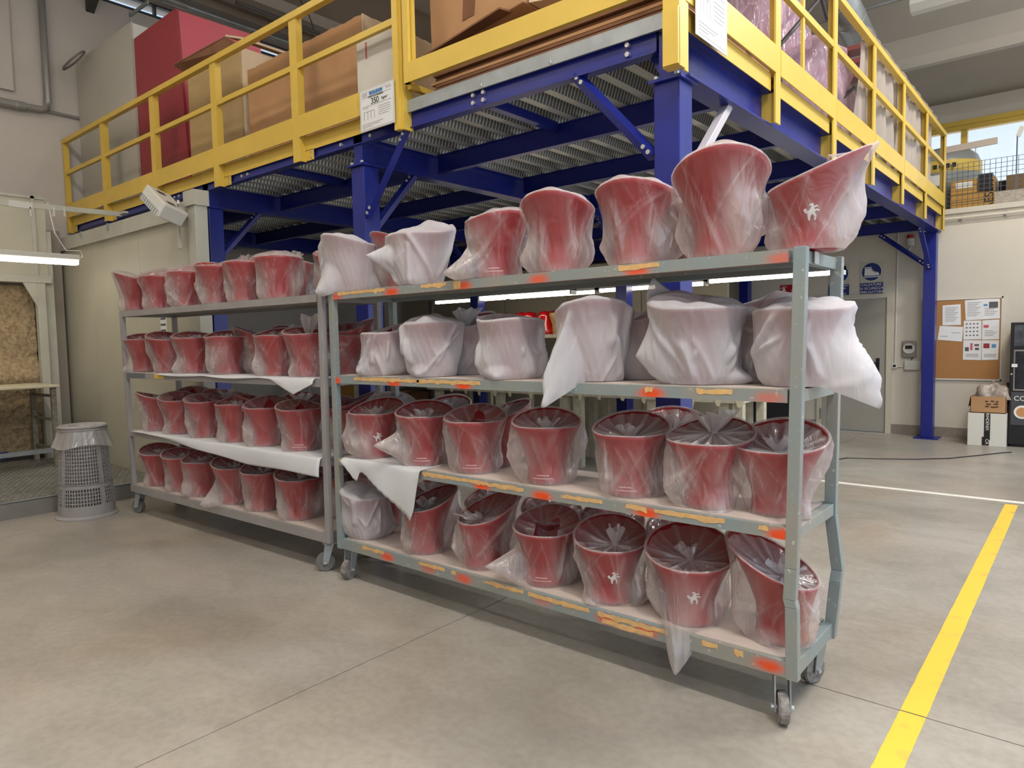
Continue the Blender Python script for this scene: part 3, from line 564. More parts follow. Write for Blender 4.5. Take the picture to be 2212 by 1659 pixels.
# braces (each a channel with end bolts)
def brace(p, q, m=BLUE):
    o = MB().bar(p, q, .055, .045, up=(.3, -.5, 1)).build('brace', m, mz)
    p, q = Vector(p), Vector(q); d = (q - p).normalized()
    for e, s_ in ((p, 1), (q, -1)):
        for k in (.03, .075):
            c = e + d * s_ * k; MB().cyl(c + Vector((.0, -.024, 0)), c + Vector((0, -.036, 0)), .013, 8).build('bolt', BOLT, o)
    return o
brace((-2.36, 3.46, 3.02), (-1.86, 3.46, 2.47))
o = MB().bar((-1.715, 4.10, 2.86), (-1.715, 3.60, 2.38), .05, .05).build('brace', mat('blue_paint_pale', (196, 190, 196), .3), mz, bevel=.004)
brace((-3.82, 3.45, 3.0), (-4.28, 3.45, 2.45)); brace((-4.365, 4.0, 2.86), (-4.365, 3.57, 2.38))
brace((-6.765, 4.0, 2.86), (-6.765, 3.57, 2.38)); brace((-1.80, 10.55, 2.86), (-1.765, 11.08, 2.35)); brace((-2.4, 11.15, 2.88), (-1.83, 11.15, 2.42))
for x in (-4.365, -6.765): brace((x, 6.8, 2.86), (x, 7.28, 2.4))
tag(MB().tube([(-4.0, 5.35, 2.9), (-4.05, 5.38, 2.82), (-3.99, 5.36, 2.72), (-3.93, 5.35, 2.66), (-3.92, 5.35, 2.4)], .016).build('hose', mat('hose_grey', (168, 164, 156), .5)), 'pale hose hanging from the joists under the mezzanine', 'hose')

# ------------------------------------------------------------------ yellow guard rails
yl = 3.36; K = 1.12
lr = thing('guard_rail', 'long yellow guard rail along the front of the mezzanine, before the boxes', 'railing', (-7, yl, 3.1))
PX = [-10.30, -9.04, -7.70, -6.39, -5.07]
for i, x in enumerate(PX):
    wd = .10 if i else .05
    MB().box(x - wd / 2, x + wd / 2, yl, yl + .012, 2.98, 4.17).box(x + wd / 2 - .012, x + wd / 2, yl + .012, yl + .06, 2.98, 4.17).build('post', YEL, lr)
    MB().box(x + .05, x + .16, yl + .05, yl + .058, 2.985, 3.07).build('foot_bracket', YEL, lr)
    for z in (3.005, 3.05): MB().cyl((x + .13, yl + .05, z), (x + .13, yl + .04, z), .008, 6).build('bolt', BOLT, lr)
MB().box(-10.32, -3.80, yl - .012, yl + .045, 4.115, 4.17).build('top_rail', YEL, lr, bevel=.004)
MB().box(-10.32, -3.80, yl + .005, yl + .04, 3.72, 3.765).build('mid_rail', YEL, lr)
for a, b in zip(PX, PX[1:] + [-3.9]):
    MB().box(a + .05, b - .05, yl - .004, yl + .004, 3.17, 3.34).build('kick_plate', YEL, lr); MB().box(a + .05, b - .05, yl + .05, yl + .056, 3.065, 3.18).build('lower_angle', YEL, lr)
MB().box(-3.83, -3.775, yl - .02, yl + .02, 2.98, 4.9).box(-3.775, -3.755, yl - .0, yl + .09, 2.98, 4.9).build('end_post', YEL, lr)
gt = thing('rail_gate', 'yellow lift-off gate section with wide lower board, in front of the big carton', 'gate', (-2.7, yl, 3.3))
z0 = 1.5 + (3.071 - 1.5) * K; z1 = 1.5 + (3.19 - 1.5) * K + .01
MB().box(-3.71, -1.70, yl - .03, yl, z0 + .01, z1).build('lower_board', YEL, gt); MB().box(-3.71, -3.66, yl - .028, yl + .02, z0 + .01, 4.6).box(-3.655, -3.635, yl, yl + .02, z1, 4.6).build('stile', YEL, gt); MB().box(-1.76, -1.70, yl - .028, yl + .02, z0 + .01, 4.6).build('stile', YEL, gt)
MB().box(-3.71, -1.70, yl - .028, yl + .02, 4.55, 4.60).build('top_rail', YEL, gt); MB().bar((-3.72, yl + .03, 3.27), (-3.72, yl + .9, 3.27), .04, .04).build('guide_arm', YEL, gt)
rr = thing('guard_rail', 'yellow guard rail along the right side of the mezzanine, running to the window', 'railing', (-1.62, 7, 3.1))
xr = -1.616
PY = [3.30, 4.67, 5.96, 7.22, 8.52, 9.84, 11.17]
for i, y in enumerate(PY):
    if i: MB().box(xr - .012, xr, y - .045, y + .045, 2.86, 4.20 if i < 3 else 4.18).box(xr - .07, xr - .012, y + .033, y + .045, 2.9, 4.18).build('post', YEL, rr)
    if i: MB().box(-1.735, xr - .012, y - .006, y + .006, 2.87, 3.06).build('bracket_plate', YEL, rr)
    if i:
        for z in (2.9, 3.03): MB().cyl((-1.72, y - .006, z), (-1.72, y - .016, z), .01, 6).build('bolt', BOLT, rr)
MB().box(xr - .09, xr, 3.27, 3.33, 2.84, 4.9).box(xr - .012, xr, 3.33, 3.37, 2.83, 4.9).build('corner_post', YEL, rr)
MB().box(-1.70, xr - .0, 3.255, 3.275, 2.845, 3.12).build('corner_plate', YEL, rr)
MB().box(xr - .05, xr + .006, 3.3, 11.2, 4.115, 4.17).build('top_rail', YEL, rr, bevel=.004); MB().box(xr - .04, xr - .004, 3.3, 11.2, 3.715, 3.765).build('mid_rail', YEL, rr)
for a, b in zip(PY, PY[1:]):
    MB().box(xr - .004, xr + .004, a + .045, b - .045, 3.17, 3.34).build('kick_plate', YEL, rr); MB().box(-1.70, xr - .03, a + .05, b - .05, 3.165, 3.172).box(xr - .035, xr - .029, a + .05, b - .05, 3.06, 3.17).build('lower_angle', YEL, rr)
MB().box(xr - .03, xr - .012, 5.2, 5.24, 3.3, 4.05).build('inner_bar', YEL, rr); MB().box(xr - .03, xr - .012, 4.67, 5.24, 4.02, 4.06).build('inner_bar', YEL, rr)
# load signs
def load_sign(name, label, P, nrm, faded):
    P = [Vector(p) for p in P]; n = Vector(nrm); c = sum(P, Vector()) / 4
    t = thing(name, label, 'sign', c); MB().poly(P, n, .004).build('plate', mat('sign_alu', (205, 204, 202), .5), t)
    u = (P[1] - P[0]); v = (P[3] - P[0]); k = lambda a, b: P[0] + u * a + v * b
    MB().poly([k(.04, .04), k(.96, .04), k(.96, .96), k(.04, .96)], n, .0055).build('page', PAPER, t)
    rot = RF if abs(n.y) > .5 else RXP; LM = mat('faded_print', (176, 174, 176), .8) if faded else mat('grey_print', (150, 148, 146)); tm = mat('faded_ink', (150, 148, 150), .8) if faded else INK
    lm = MB()
    for a, b, l in [(.08, .92, .84), (.08, .80, .84), (.08, .885, .15), (.08, .86, .15), (.08, .835, .15), (.78, .885, .15), (.78, .86, .15), (.08, .58, .84), (.08, .54, .18), (.55, .50, .35), (.55, .45, .35), (.55, .40, .35), (.55, .35, .35), (.55, .30, .3), (.12, .45, .3), (.08, .16, .6), (.08, .12, .5), (.08, .08, .3)]:
        lm.poly([k(a, b), k(a + l, b), k(a + l, b + .008), k(a, b + .008)], n, .0068)
    for a in (.14, .24, .34, .44): lm.poly([k(a - .01, .26), k(a, .26), k(a, .45), k(a - .01, .45)], n, .0068)
    lm.build('print', LM, t)
    text('lettering', '350', k(.46, .665) + n * .0075, u.length * .155, tm, t, rot); text('lettering', 'Kg/m²', k(.74, .665) + n * .0075, u.length * .07, tm, t, rot)
    if not faded:
        MB().poly([k(.30, .83), k(.68, .83), k(.68, .905), k(.30, .905)], n, .0068).build('logo_plate', mat('logo_blue', (120, 170, 214), .6), t)
        text('lettering', 'METALSISTEM', k(.49, .867) + n * .0078, u.length * .078, mat('logo_blue_dark', (30, 90, 170), .6), t, rot, sx=.82)
        text('lettering', 'PORTATA MASSIMA', k(.49, .785) + n * .0078, u.length * .05, INK, t, rot)
ys = yl - .03; SX0, SX1 = -4.19, -3.81
load_sign('load_sign', 'white load sign with blue logo and 350 on the front railing', [(SX0, ys, 3.03), (SX1, ys, 3.03), (SX1, ys, 3.325), (SX0, ys, 3.325)], (0, -1, 0), False)
a = at(1501.8, 73, 'x', -1.60); b = at(1568.9, 121, 'x', -1.60); h = .40
load_sign('load_sign', 'faded white 350 load sign at the corner of the right railing, top cut off', [(-1.60, a[1], a[2]), (-1.60, b[1], a[2]), (-1.60, b[1], a[2] + .46), (-1.60, a[1], a[2] + .46)], (1, 0, 0), True)

# ------------------------------------------------------------------ goods on the mezzanine
ZD = 3.168
t = thing('grey_cabinet', 'tall pale grey sheet-clad cabinet at the far left end of the mezzanine', 'cabinet', (-9.4, 3.8, ZD)); GC = mat('grey_cabinet_paint', (184, 180, 170), .55, var=.08, scale=2)
MB().box(XL + .02, -8.61, 3.58, 3.60, ZD, 5.22).build('front_panel', GC, t); MB().box(XL + .02, -8.61, 3.60, 4.3, ZD, 5.21).build('body', mat('cabinet_pale_side', (212, 214, 210), .5), t)
t = thing('cable_coil', 'loop of grey cable hanging out at the left end of the grey cabinet top', 'cable', (-9.9, 3.9, 5.2))
c = at(152, 133, 'y', 3.4)
for dk in (0, .03): MB().tube([(c[0] + .06 + (.24 - dk) * math.cos(a_), 3.42 + .1 * math.sin(a_), c[2] + .09 * math.sin(a_) + .03 * math.cos(a_) + dk * .4) for a_ in [2 * PI * i / 28 for i in range(29)]], .010, 6).build('coil', mat('grey_cable', (120, 118, 112), .5), t)
MB().box(-9.42, -9.40, 3.9, 3.92, 5.21, 5.7).box(-9.42, -8.9, 3.9, 3.92, 5.62, 5.66).build('rail_piece', GALV, t)
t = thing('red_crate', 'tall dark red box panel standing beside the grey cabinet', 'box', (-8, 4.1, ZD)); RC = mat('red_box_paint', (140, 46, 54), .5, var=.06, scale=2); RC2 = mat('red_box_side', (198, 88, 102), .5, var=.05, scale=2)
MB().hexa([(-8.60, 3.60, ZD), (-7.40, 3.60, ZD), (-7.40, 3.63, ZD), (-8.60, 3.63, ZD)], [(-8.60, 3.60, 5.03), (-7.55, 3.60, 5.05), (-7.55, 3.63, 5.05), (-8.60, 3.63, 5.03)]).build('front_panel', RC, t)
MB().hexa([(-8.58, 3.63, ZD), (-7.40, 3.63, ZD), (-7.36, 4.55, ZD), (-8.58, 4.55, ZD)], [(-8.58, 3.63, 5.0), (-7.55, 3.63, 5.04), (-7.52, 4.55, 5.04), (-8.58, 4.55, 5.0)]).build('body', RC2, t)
t = thing('plywood_crate', 'pale plywood crate with lid flaps open, right of the red box', 'crate', (-6.8, 4, ZD)); PLY = mat('plywood', (178, 152, 106), .7, var=.10, scale=3, stretch=(1, 1, 4))
MB().box(-7.36, -6.31, 3.6, 3.62, ZD, 4.315).build('front_panel', PLY, t)
MB().box(-6.33, -6.31, 3.62, 4.9, ZD, 4.315).build('side_panel', CARDL, t); MB().box(-7.36, -7.34, 3.62, 4.9, ZD, 4.3).box(-7.36, -6.31, 4.88, 4.9, ZD, 4.3).build('back_panel', PLY, t)
MB().poly([(-7.45, 3.50, 4.41), (-6.52, 3.58, 4.46), (-6.34, 3.62, 4.32), (-7.38, 3.62, 4.32)], (0, .3, .95), .012).build('lid_flap', CARDB, t)
MB().poly([(-6.52, 3.58, 4.46), (-6.28, 3.62, 4.38), (-6.05, 4.9, 4.28), (-6.3, 4.9, 4.36)], (0, 0, 1), .02).build('lid_flap', CARDL, t)
t = thing('long_carton', 'wide opened cardboard carton with ragged torn top edge behind the railing', 'box', (-5.3, 4, ZD))
rng = np.random.RandomState(3); n = 40; tp = [(-6.185 + 1.7 * i / n, 4.06 + rng.normal(0, .0035)) for i in range(n + 1)]
MB().poly([(-6.185, 3.60, ZD), (-4.48, 3.60, ZD)] + [(x, 3.60, z) for x, z in tp[::-1]], (0, 1, 0), .012).build('front_panel', CARD, t)
tp = [(3.6 + .9 * i / 20, 4.06 + rng.normal(0, .0035)) for i in range(21)]
MB().poly([(-4.48, 3.60, ZD), (-4.48, 4.5, ZD)] + [(-4.48, y, z) for y, z in tp[::-1]], (1, 0, 0), .012).build('side_panel', CARDL, t); MB().box(-6.18, -6.168, 3.61, 4.5, ZD, 4.0).box(-6.18, -4.48, 4.49, 4.5, ZD, 4.0).build('back_panel', CARD, t)
t = thing('white_board', 'white board standing behind the railing above the load sign', 'board', (-4.15, 3.5, ZD)); MB().box(-4.375, -3.86, 3.46, 3.475, ZD, 3.83).build('panel', mat('white_board', (206, 200, 190), .5, var=.05), t)
MB().box(-4.27, -4.255, 3.457, 3.461, 3.62, 3.74).build('red_streak', mat('red_mark', (190, 90, 80), .7), t)
t = thing('big_carton', 'large taped cardboard carton resting above the flattened cardboard at the corner', 'box', (-3.2, 4, 3.7)); BY = 3.63
MB().hexa([(-3.74, BY, 3.56), (-2.88, BY, 3.66), (-2.84, 4.6, 3.66), (-3.70, 4.6, 3.56)], [(-3.76, BY, 4.5), (-2.90, BY, 4.6), (-2.86, 4.6, 4.6), (-3.72, 4.6, 4.5)]).build('carton', CARD, t, bevel=.01)
MB().hexa([(-2.86, BY + .03, 3.66), (-2.2, BY + .2, 3.62), (-2.2, 4.5, 3.62), (-2.84, 4.6, 3.66)], [(-2.88, BY + .03, 4.6), (-2.2, BY + .2, 4.6), (-2.2, 4.5, 4.6), (-2.86, 4.6, 4.6)]).build('carton_end', CARDL, t)
MB().poly([(-3.42, BY - .003, 3.7), (-3.31, BY - .003, 3.71), (-3.28, BY - .003, 3.98), (-3.40, BY - .003, 3.97)], (0, -1, 0), .002).build('tape_mark', CARDB, t); MB().poly([(-3.78, BY - .1, 3.50), (-3.0, BY - .1, 3.62), (-3.0, BY + .03, 3.64), (-3.74, BY + .03, 3.55)], (0, 0, 1), .012).build('bottom_flap', CARDB, t)
t = thing('flattened_cartons', 'stack of flattened brown cardboard sheets lying under the big carton', 'cardboard', (-2.8, 4, ZD))
rng = np.random.RandomState(8)
for k in range(13):
    z = ZD + .004 + k * .026; d = rng.normal(0, .018, 4); MB().box(-3.70 + d[0], -1.80 + d[1], 3.60 + abs(d[2]), 5.2 + d[3], z, z + .019).build('cardboard_sheet', CARDB if k % 3 else CARD, t)
t = thing('white_crate', 'pale box seen behind the gate stile beside the big carton', 'box', (-3.75, 4.2, ZD)); MB().box(-3.95, -3.72, 4.0, 4.7, ZD, 4.25).build('carton', CARDL, t)
# things on the right side, seen through the right rail
t = thing('wrapped_armchair', 'large padded piece wrapped in purple-tinted plastic behind the right railing', 'wrapped furniture', (-2.1, 6.9, ZD))
def blob(c, s, seed, n=20, amp=.12):
    rng = np.random.RandomState(seed); ph = rng.rand(12) * 6.3; vs = []; fs = []; m = 2 * n
    for i in range(n + 1):
        th = PI * i / n
        for j in range(m):
            a = 2 * PI * j / m
            k = 1 + amp * (math.sin(2 * a + 3 * th + ph[0]) * .6 + math.sin(5 * a - 4 * th + ph[1]) * .35 + abs(math.sin(4 * a + 6 * th + ph[2])) * .5 + .25 * math.sin(11 * a + 9 * th + ph[3]))
            q = lambda v, e: math.copysign(abs(v) ** e, v)
            vs.append((c[0] + s[0] * k * q(math.sin(th), .6) * q(math.cos(a), .7), c[1] + s[1] * k * q(math.sin(th), .6) * q(math.sin(a), .7), c[2] + s[2] * k * q(math.cos(th), .7)))
    for i in range(n):
        for j in range(m): fs.append((i * m + j, i * m + (j + 1) % m, (i + 1) * m + (j + 1) % m, (i + 1) * m + j))
    return MB().add(vs, fs)
SEAT = mat('purple_seat', (160, 118, 134), .45, var=.35, scale=5); SEATD = mat('seat_piping', (60, 50, 58), .5)
blob((-2.12, 6.95, ZD + .42), (.28, .62, .44), 4).build('cushion', SEAT, t, smooth=True); blob((-2.35, 6.55, ZD + .85), (.22, .50, .60), 6).build('back_cushion', SEAT, t, smooth=True)
blob((-2.12, 6.95, ZD + .45), (.32, .68, .475), 9, amp=.16).build('wrap_film', FILMP, t, smooth=True); blob((-2.34, 6.55, ZD + .87), (.25, .55, .64), 12, amp=.16).build('wrap_film', FILMP, t, smooth=True)
for z, y0 in ((3.95, 6.45), (3.6, 6.9)): MB().tube([(-1.84, y0 + .1 * k, z - .12 * k * (1 if y0 < 6.7 else -.4)) for k in range(6)], .018).build('piping', SEATD, t)
t = thing('folding_frame', 'dark tubular frame leaning behind the first right railing post', 'frame', (-1.9, 5.0, ZD)); DK = mat('dark_tube', (70, 70, 72), .4, .4)
MB().tube([(-1.9, 5.2, ZD), (-1.95, 5.6, 3.7), (-1.95, 6.6, 4.4), (-1.9, 7.0, 4.9)], .018).tube([(-2.0, 5.0, 3.7), (-1.95, 5.5, 3.62), (-1.9, 5.62, 3.36), (-1.9, 5.4, ZD)], .018).tube([(-1.95, 6.3, 4.75), (-1.95, 6.9, 4.35), (-1.95, 7.4, 4.6)], .016).build('frame_tubes', DK, t)
t = thing('air_duct', 'galvanised round ventilation duct rising behind the right railing', 'duct', (-2.4, 8.4, 4.8))
p, q = Vector(at(1822, 12, 'x', -2.3)), Vector(at(1862, 92, 'x', -2.3)); MB().cyl(p - (q - p) * .6, q, .17, 24).build('duct_tube', GALV, t, smooth=True)
d = (q - p).normalized(); MB().cyl(p + d * .25, p + d * .265, .175, 24).build('seam_ring', BOLT, t); MB().cyl(q - d * .1, q - d * .085, .175, 24).build('seam_ring', BOLT, t)
t = thing('step_ladder', 'narrow ladder with red-edged steps standing below the duct', 'ladder', (-2.2, 8.9, ZD)); RE = mat('red_edge', (150, 80, 76), .5)
a = at(1858, 105, 'x', -2.2); b = at(1852, 210, 'x', -2.2)
for dx in (-.13, .13): MB().bar((-2.2 + dx, a[1], a[2]), (-2.2 + dx, b[1] - .5, ZD), .03, .04).build('stile', GALV, t)
for py in (106, 135, 165):
    c = at(1852, py, 'x', -2.2); MB().box(-2.33, -2.07, c[1] - .1, c[1] + .14, c[2] - .03, c[2] + .02).build('step', RE, t)
t = thing('office_chair', 'dark grey rounded chair back behind the right railing', 'chair', (-2.0, 8.3, ZD))
blob((-1.98, 8.35, ZD + .52), (.07, .36, .36), 21, amp=.02).build('backrest', mat('dark_chair', (66, 62, 66), .5), t, smooth=True); MB().box(-2.4, -2.0, 8.1, 8.6, 3.5, 3.56).build('seat', mat('dark_chair', (66, 62, 66)), t, bevel=.02); MB().cyl((-2.2, 8.35, ZD), (-2.2, 8.35, 3.5), .03).build('stem', BLACK, t)
# plastic sheeting hung behind the rail
t = thing('plastic_sheeting', 'brownish translucent plastic sheet hung inside the far right railing panels', 'sheet', (-1.72, 9.8, ZD))
vs = []; fs = []; ny, nz = 150, 16
for j in range(nz + 1):
    for i in range(ny + 1):
        y = 7.0 + 3.6 * i / ny; s = j / nz; z = 3.20 + s * (1.03 + .006 * math.sin(9 * y) + .004 * math.sin(23 * y))
        x = -1.70 + .018 * math.sin(16 * y + 2 * s) + .012 * math.sin(41 * y + 5 * s) - .06 * (1 - s) * max(0, math.sin(3 * y)) ** 3
        x = -1.70 + (x + 1.70) * (1 - .85 * max(0, (s - .8) / .2))
        if s > .93: x += (s - .93) * 1.0
        vs.append((x, y - .12 * (1 - s) * (1 if i > ny - 12 else 0) * (i - ny + 12) / 12, z))
for j in range(nz):
    for i in range(ny): fs.append((j * (ny + 1) + i, j * (ny + 1) + i + 1, (j + 1) * (ny + 1) + i + 1, (j + 1) * (ny + 1) + i))
MB().add(vs, fs).build('sheet_film', FILMC, t, smooth=True)

# ------------------------------------------------------------------ spray booth on the left
t = thing('booth_partition', 'pale sheet-metal partition wall of the booth behind the grey trolley', 'partition', (-8.4, 3.2, 0)); PY_ = 3.2
for x0, x1 in ((XL + .1, -9.1), (-9.095, -7.8), (-7.795, -6.56)): MB().box(x0, x1, PY_, PY_ + .04, .06, 2.76).build('panel', BOOTH, t)
for k, x in enumerate((-9.3, -8.5)): MB().box(x, x + .03, PY_ - .045, PY_ - .02, 2.80, 2.865).build('clip', GALV, t)
MB().box(XL + .1, -6.5, PY_ - .03, PY_ + .05, 2.74, 2.86).box(XL + .1, -6.5, PY_ - .045, PY_ + .0, 2.70, 2.735).build('top_rail', BOOTHF, t)
MB().box(-6.56, -6.42, PY_ - .05, PY_ + .07, 0, 2.88).build('end_post', BOOTHF, t, bevel=.004); MB().box(-6.60, -6.40, PY_ - .07, PY_ + .08, 2.79, 2.93).build('post_cap', BOOTHF, t); MB().box(XL + .1, -6.5, PY_ - .03, PY_ + .05, 0, .07).build('base_rail', mat('base_rail', (206, 200, 180), .5), t)
t = thing('posted_sheet', 'narrow white printed sheet stuck on the booth partition behind the trolley', 'paper', (-7.4, PY_, 1.6)); a = at(346, 688, 'y', PY_ - .003); b = at(362, 735, 'y', PY_ - .003)
MB().box(a[0], b[0], PY_ - .004, PY_ - .001, b[2] - .1, a[2] + .06).build('page', PAPER, t)
for k in range(4): MB().box(a[0] + .012, b[0] - .02, PY_ - .006, PY_ - .003, b[2] + .03 + k * .06, b[2] + .05 + k * .06).build('picture', DKP, t)
# grating platform
t = thing('grating_platform', 'low steel platform with expanded-metal grating top under the spray booth', 'platform', (-8.8, 2.2, 0)); PXR = -7.25
MB().box(PXR - .012, PXR, -1.5, 3.12, 0, .145).box(XL + .01, PXR, 3.1, 3.12, 0, .145).build('edge_plate', mat('dull_plate', (134, 130, 124), .5, .15, var=.12, scale=4), t); MB().box(PXR - .05, PXR, -1.5, 3.12, .14, .15).build('edge_lip', GALV, t); MB().box(XL + .01, PXR - .02, -1.5, 3.1, .02, .03).build('underside', mat('pit_dark', (84, 80, 74), .9), t)
g = MB(); GX0, GX1, GY0, GY1 = -9.9, PXR - .04, .4, 3.1; sp = .055
def strand(p, q): g.bar((p[0], p[1], .143), (q[0], q[1], .143), .019, .012)
k = -80
while k < 160:                         # two crossing families of strands (diamond grating)
    for sl in (.5, -.5):
        c = GY0 + k * sp; pts = []
        x0, x1 = GX0, GX1; y0, y1 = c, c + sl * (x1 - x0)
        if sl < 0: y0, y1 = c + .5 * (x1 - x0), c
        lo, hi = 0.0, 1.0; dy = y1 - y0
        ta, tb = sorted(((GY0 - y0) / dy, (GY1 - y0) / dy)); lo, hi = max(lo, ta), min(hi, tb)
        if hi > lo + .01: strand((x0 + (x1 - x0) * lo, y0 + dy * lo), (x0 + (x1 - x0) * hi, y0 + dy * hi))
    k += 1
stuff(g.build('grating', mat('grating_steel', (178, 174, 166), .5, .4, var=.2, scale=5), t))
# filter wall unit
BX = -9.75
t = thing('spray_booth', 'spray booth front with fibrous brown filter wall in a pale metal frame', 'spray booth', (BX, 2, 0))
FIL = mat('fibre_filter', (178, 156, 122), .95, var=.2, scale=26, bump=.7, bscale=30, rgb2=(142, 122, 94))
vs = []; fs = []; ny, nz = 60, 70; rng = np.random.RandomState(5); A = rng.rand(ny + 1, nz + 1)
for i in range(ny + 1):
    for j in range(nz + 1):
        z = .2 + 2.05 * j / nz; bulge = .10 * max(0, 1 - abs(z - 1.15) / .25) + .05 * max(0, 1 - abs(z - .7) / .5)
        vs.append((BX - .18 + .03 * A[i, j] + bulge, 1.2 + 1.62 * i / ny, z))
for i in range(ny):
    for j in range(nz): fs.append((i * (nz + 1) + j, (i + 1) * (nz + 1) + j, (i + 1) * (nz + 1) + j + 1, i * (nz + 1) + j + 1))
MB().add(vs, fs).build('filter_mat', FIL, t, smooth=True)
MB().box(BX - .06, BX + .04, 2.80, 2.89, .15, 2.27).build('upright', BOOTHF, t, bevel=.004); MB().box(BX - .1, BX - .03, 2.89, 3.0, .15, 2.9).build('side_panel', BOOTHF, t)
MB().box(BX - .1, BX + .05, -1.5, 2.96, 2.27, 2.36).build('lintel', BOOTHF, t, bevel=.004); MB().box(BX - .05, BX - .02, -1.5, 2.95, 2.36, 3.3).build('hood_panel', BOOTH, t); MB().box(BX - .03, BX + .0, 2.80, 2.84, 2.36, 3.3).box(BX - .03, BX, -1.5, 2.95, 3.27, 3.3).build('hood_trim', BOOTHF, t)
MB().poly([(BX + .04, 2.80, 2.27), (BX + .04, 2.66, 2.27), (BX + .04, 2.80, 1.98)], (-1, 0, 0), .03).build('gusset', BOOTHF, t)
MB().box(XL + .02, XL + .35, 2.98, 3.17, .1, 2.95).build('corner_panel', mat('grey_corner', (160, 150, 138), .6), t)
# work table in the booth
t = thing('work_table', 'worn metal work table with pale top inside the spray booth', 'table', (-9.5, 2.3, .15))
a = at(95, 828, 'x', -9.48); ZT = a[2]; TM = mat('stained_frame', (140, 132, 118), .7, var=.4, scale=25)
MB().box(-9.7, -8.95, 1.0, a[1], ZT - .03, ZT).build('tabletop', mat('table_top', (206, 196, 170), .7, var=.15, scale=6), t, bevel=.008)
for x, y in ((-9.02, a[1] - .05), (-9.66, a[1] - .07), (-9.02, 1.1), (-9.66, 1.1)): MB().box(x - .025, x + .025, y - .025, y + .025, .15, ZT - .03).build('leg', TM, t)
for z in (.35, .68, .95): MB().bar((-9.02, a[1] - .05, z), (-9.66, a[1] - .07, z), .02, .03).build('stretcher', TM, t)
MB().box(-9.1, -9.04, 1.0, a[1] + .25, .31, .36).build('front_bar', GALV, t); MB().box(-9.105, -9.045, a[1] + .12, a[1] + .22, .30, .37).build('bar_label', SIGNB, t); MB().box(-9.105, -9.045, a[1] - .75, a[1] - .5, .30, .37).build('bar_label', SIGNB, t)
# booth tube lamp, bar and floodlight
LX = -8.75; a = at(166, 566, 'x', LX)
t = thing('tube_lamp', 'lit fluorescent strip lamp hanging in front of the spray booth', 'lamp', (LX, 1.8, a[2]))
MB().box(LX - .06, LX + .06, .6, a[1] + .02, a[2] + .015, a[2] + .075).build('lamp_housing', PLAS, t, bevel=.01); MB().prism([(LX - .05, a[2] - .035), (LX + .05, a[2] - .035), (LX + .06, a[2] + .015), (LX - .06, a[2] + .015)], 'y', .62, a[1]).build('lamp_tube', LAMPH, t)
MB().tube([(LX, a[1], a[2] + .04), (LX, a[1] + .06, a[2] + .06), (LX - .02, a[1] + .05, a[2] + .13), (LX, a[1] - .1, a[2] + .12), (LX, a[1] - .2, a[2] + .3), (LX, a[1] - .25, a[2] + .62)], .006, 6).build('lamp_lead', WHITE, t)
t = thing('support_bar', 'pale horizontal bar reaching from the left to the booth partition top', 'bar', (-8.75, 2, 2.9)); a = at(262, 463, 'y', PY_ - .03); b = at(0, 437, 'x', a[0])
MB().bar((a[0], PY_ - .03, a[2]), (a[0], b[1], b[2]), .03, .05).build('tube', BOOTHF, t); MB().bar((a[0] - .05, PY_ - .03, a[2]), (a[0] + .12, PY_ - .03, a[2] + .01), .05, .02).build('end_clamp', BOOTHF, t)
c = at(48, 440, 'x', a[0]); MB().bar((a[0], c[1] - .12, c[2] - .01), (a[0], c[1] + .08, c[2] - .015), .05, .06).build('sleeve', PLAS, t)
for px in (62, 113, 136): c = at(px, 447, 'x', a[0]); MB().bar((a[0], c[1], c[2] - .05), (a[0], c[1] + .012, c[2] - .05), .05, .09).build('clip', PLAS, t)
t = thing('floodlight', 'white box floodlight tilted down on a bracket at the partition end', 'lamp', (-7.2, 3.0, 2.9)); c = Vector(at(352, 448, 'y', 2.95))
R = Matrix.Rotation(math.radians(33), 3, 'Y') @ Matrix.Rotation(math.radians(-18), 3, 'X')
def rb(m, x0, x1, y0, y1, z0, z1):
    q = [c + R @ Vector(v) for v in ((x0, y0, z0), (x1, y0, z0), (x1, y1, z0), (x0, y1, z0), (x0, y0, z1), (x1, y0, z1), (x1, y1, z1), (x0, y1, z1))]; return m.hexa(q[:4], q[4:])
rb(MB(), -.21, .21, -.12, .12, -.05, .09).build('housing', PLAS, t, bevel=.012); rb(MB(), -.19, .19, -.123, -.118, -.055, .0).build('lens', mat('lamp_lens', (190, 190, 186), .2), t)
lm = MB()
for k in range(9): rb(lm, -.18 + k * .042, -.172 + k * .042, -.127, -.12, -.05, .0)
lm.build('louvre', GALV, t)
for k in (-.14, -.115, -.09, .09, .115, .14): rb(MB(), k, k + .009, -.06, .02, .088, .093).build('vent_slot', BLACK, t)
MB().bar(c + Vector((.2, .05, .03)), (-6.75, PY_ - .06, c[2] + .03), .02, .03).bar((-6.75, PY_ - .06, c[2] + .05), (-6.72, PY_ - .06, c[2] - .35), .03, .02).build('bracket', PLAS, t)
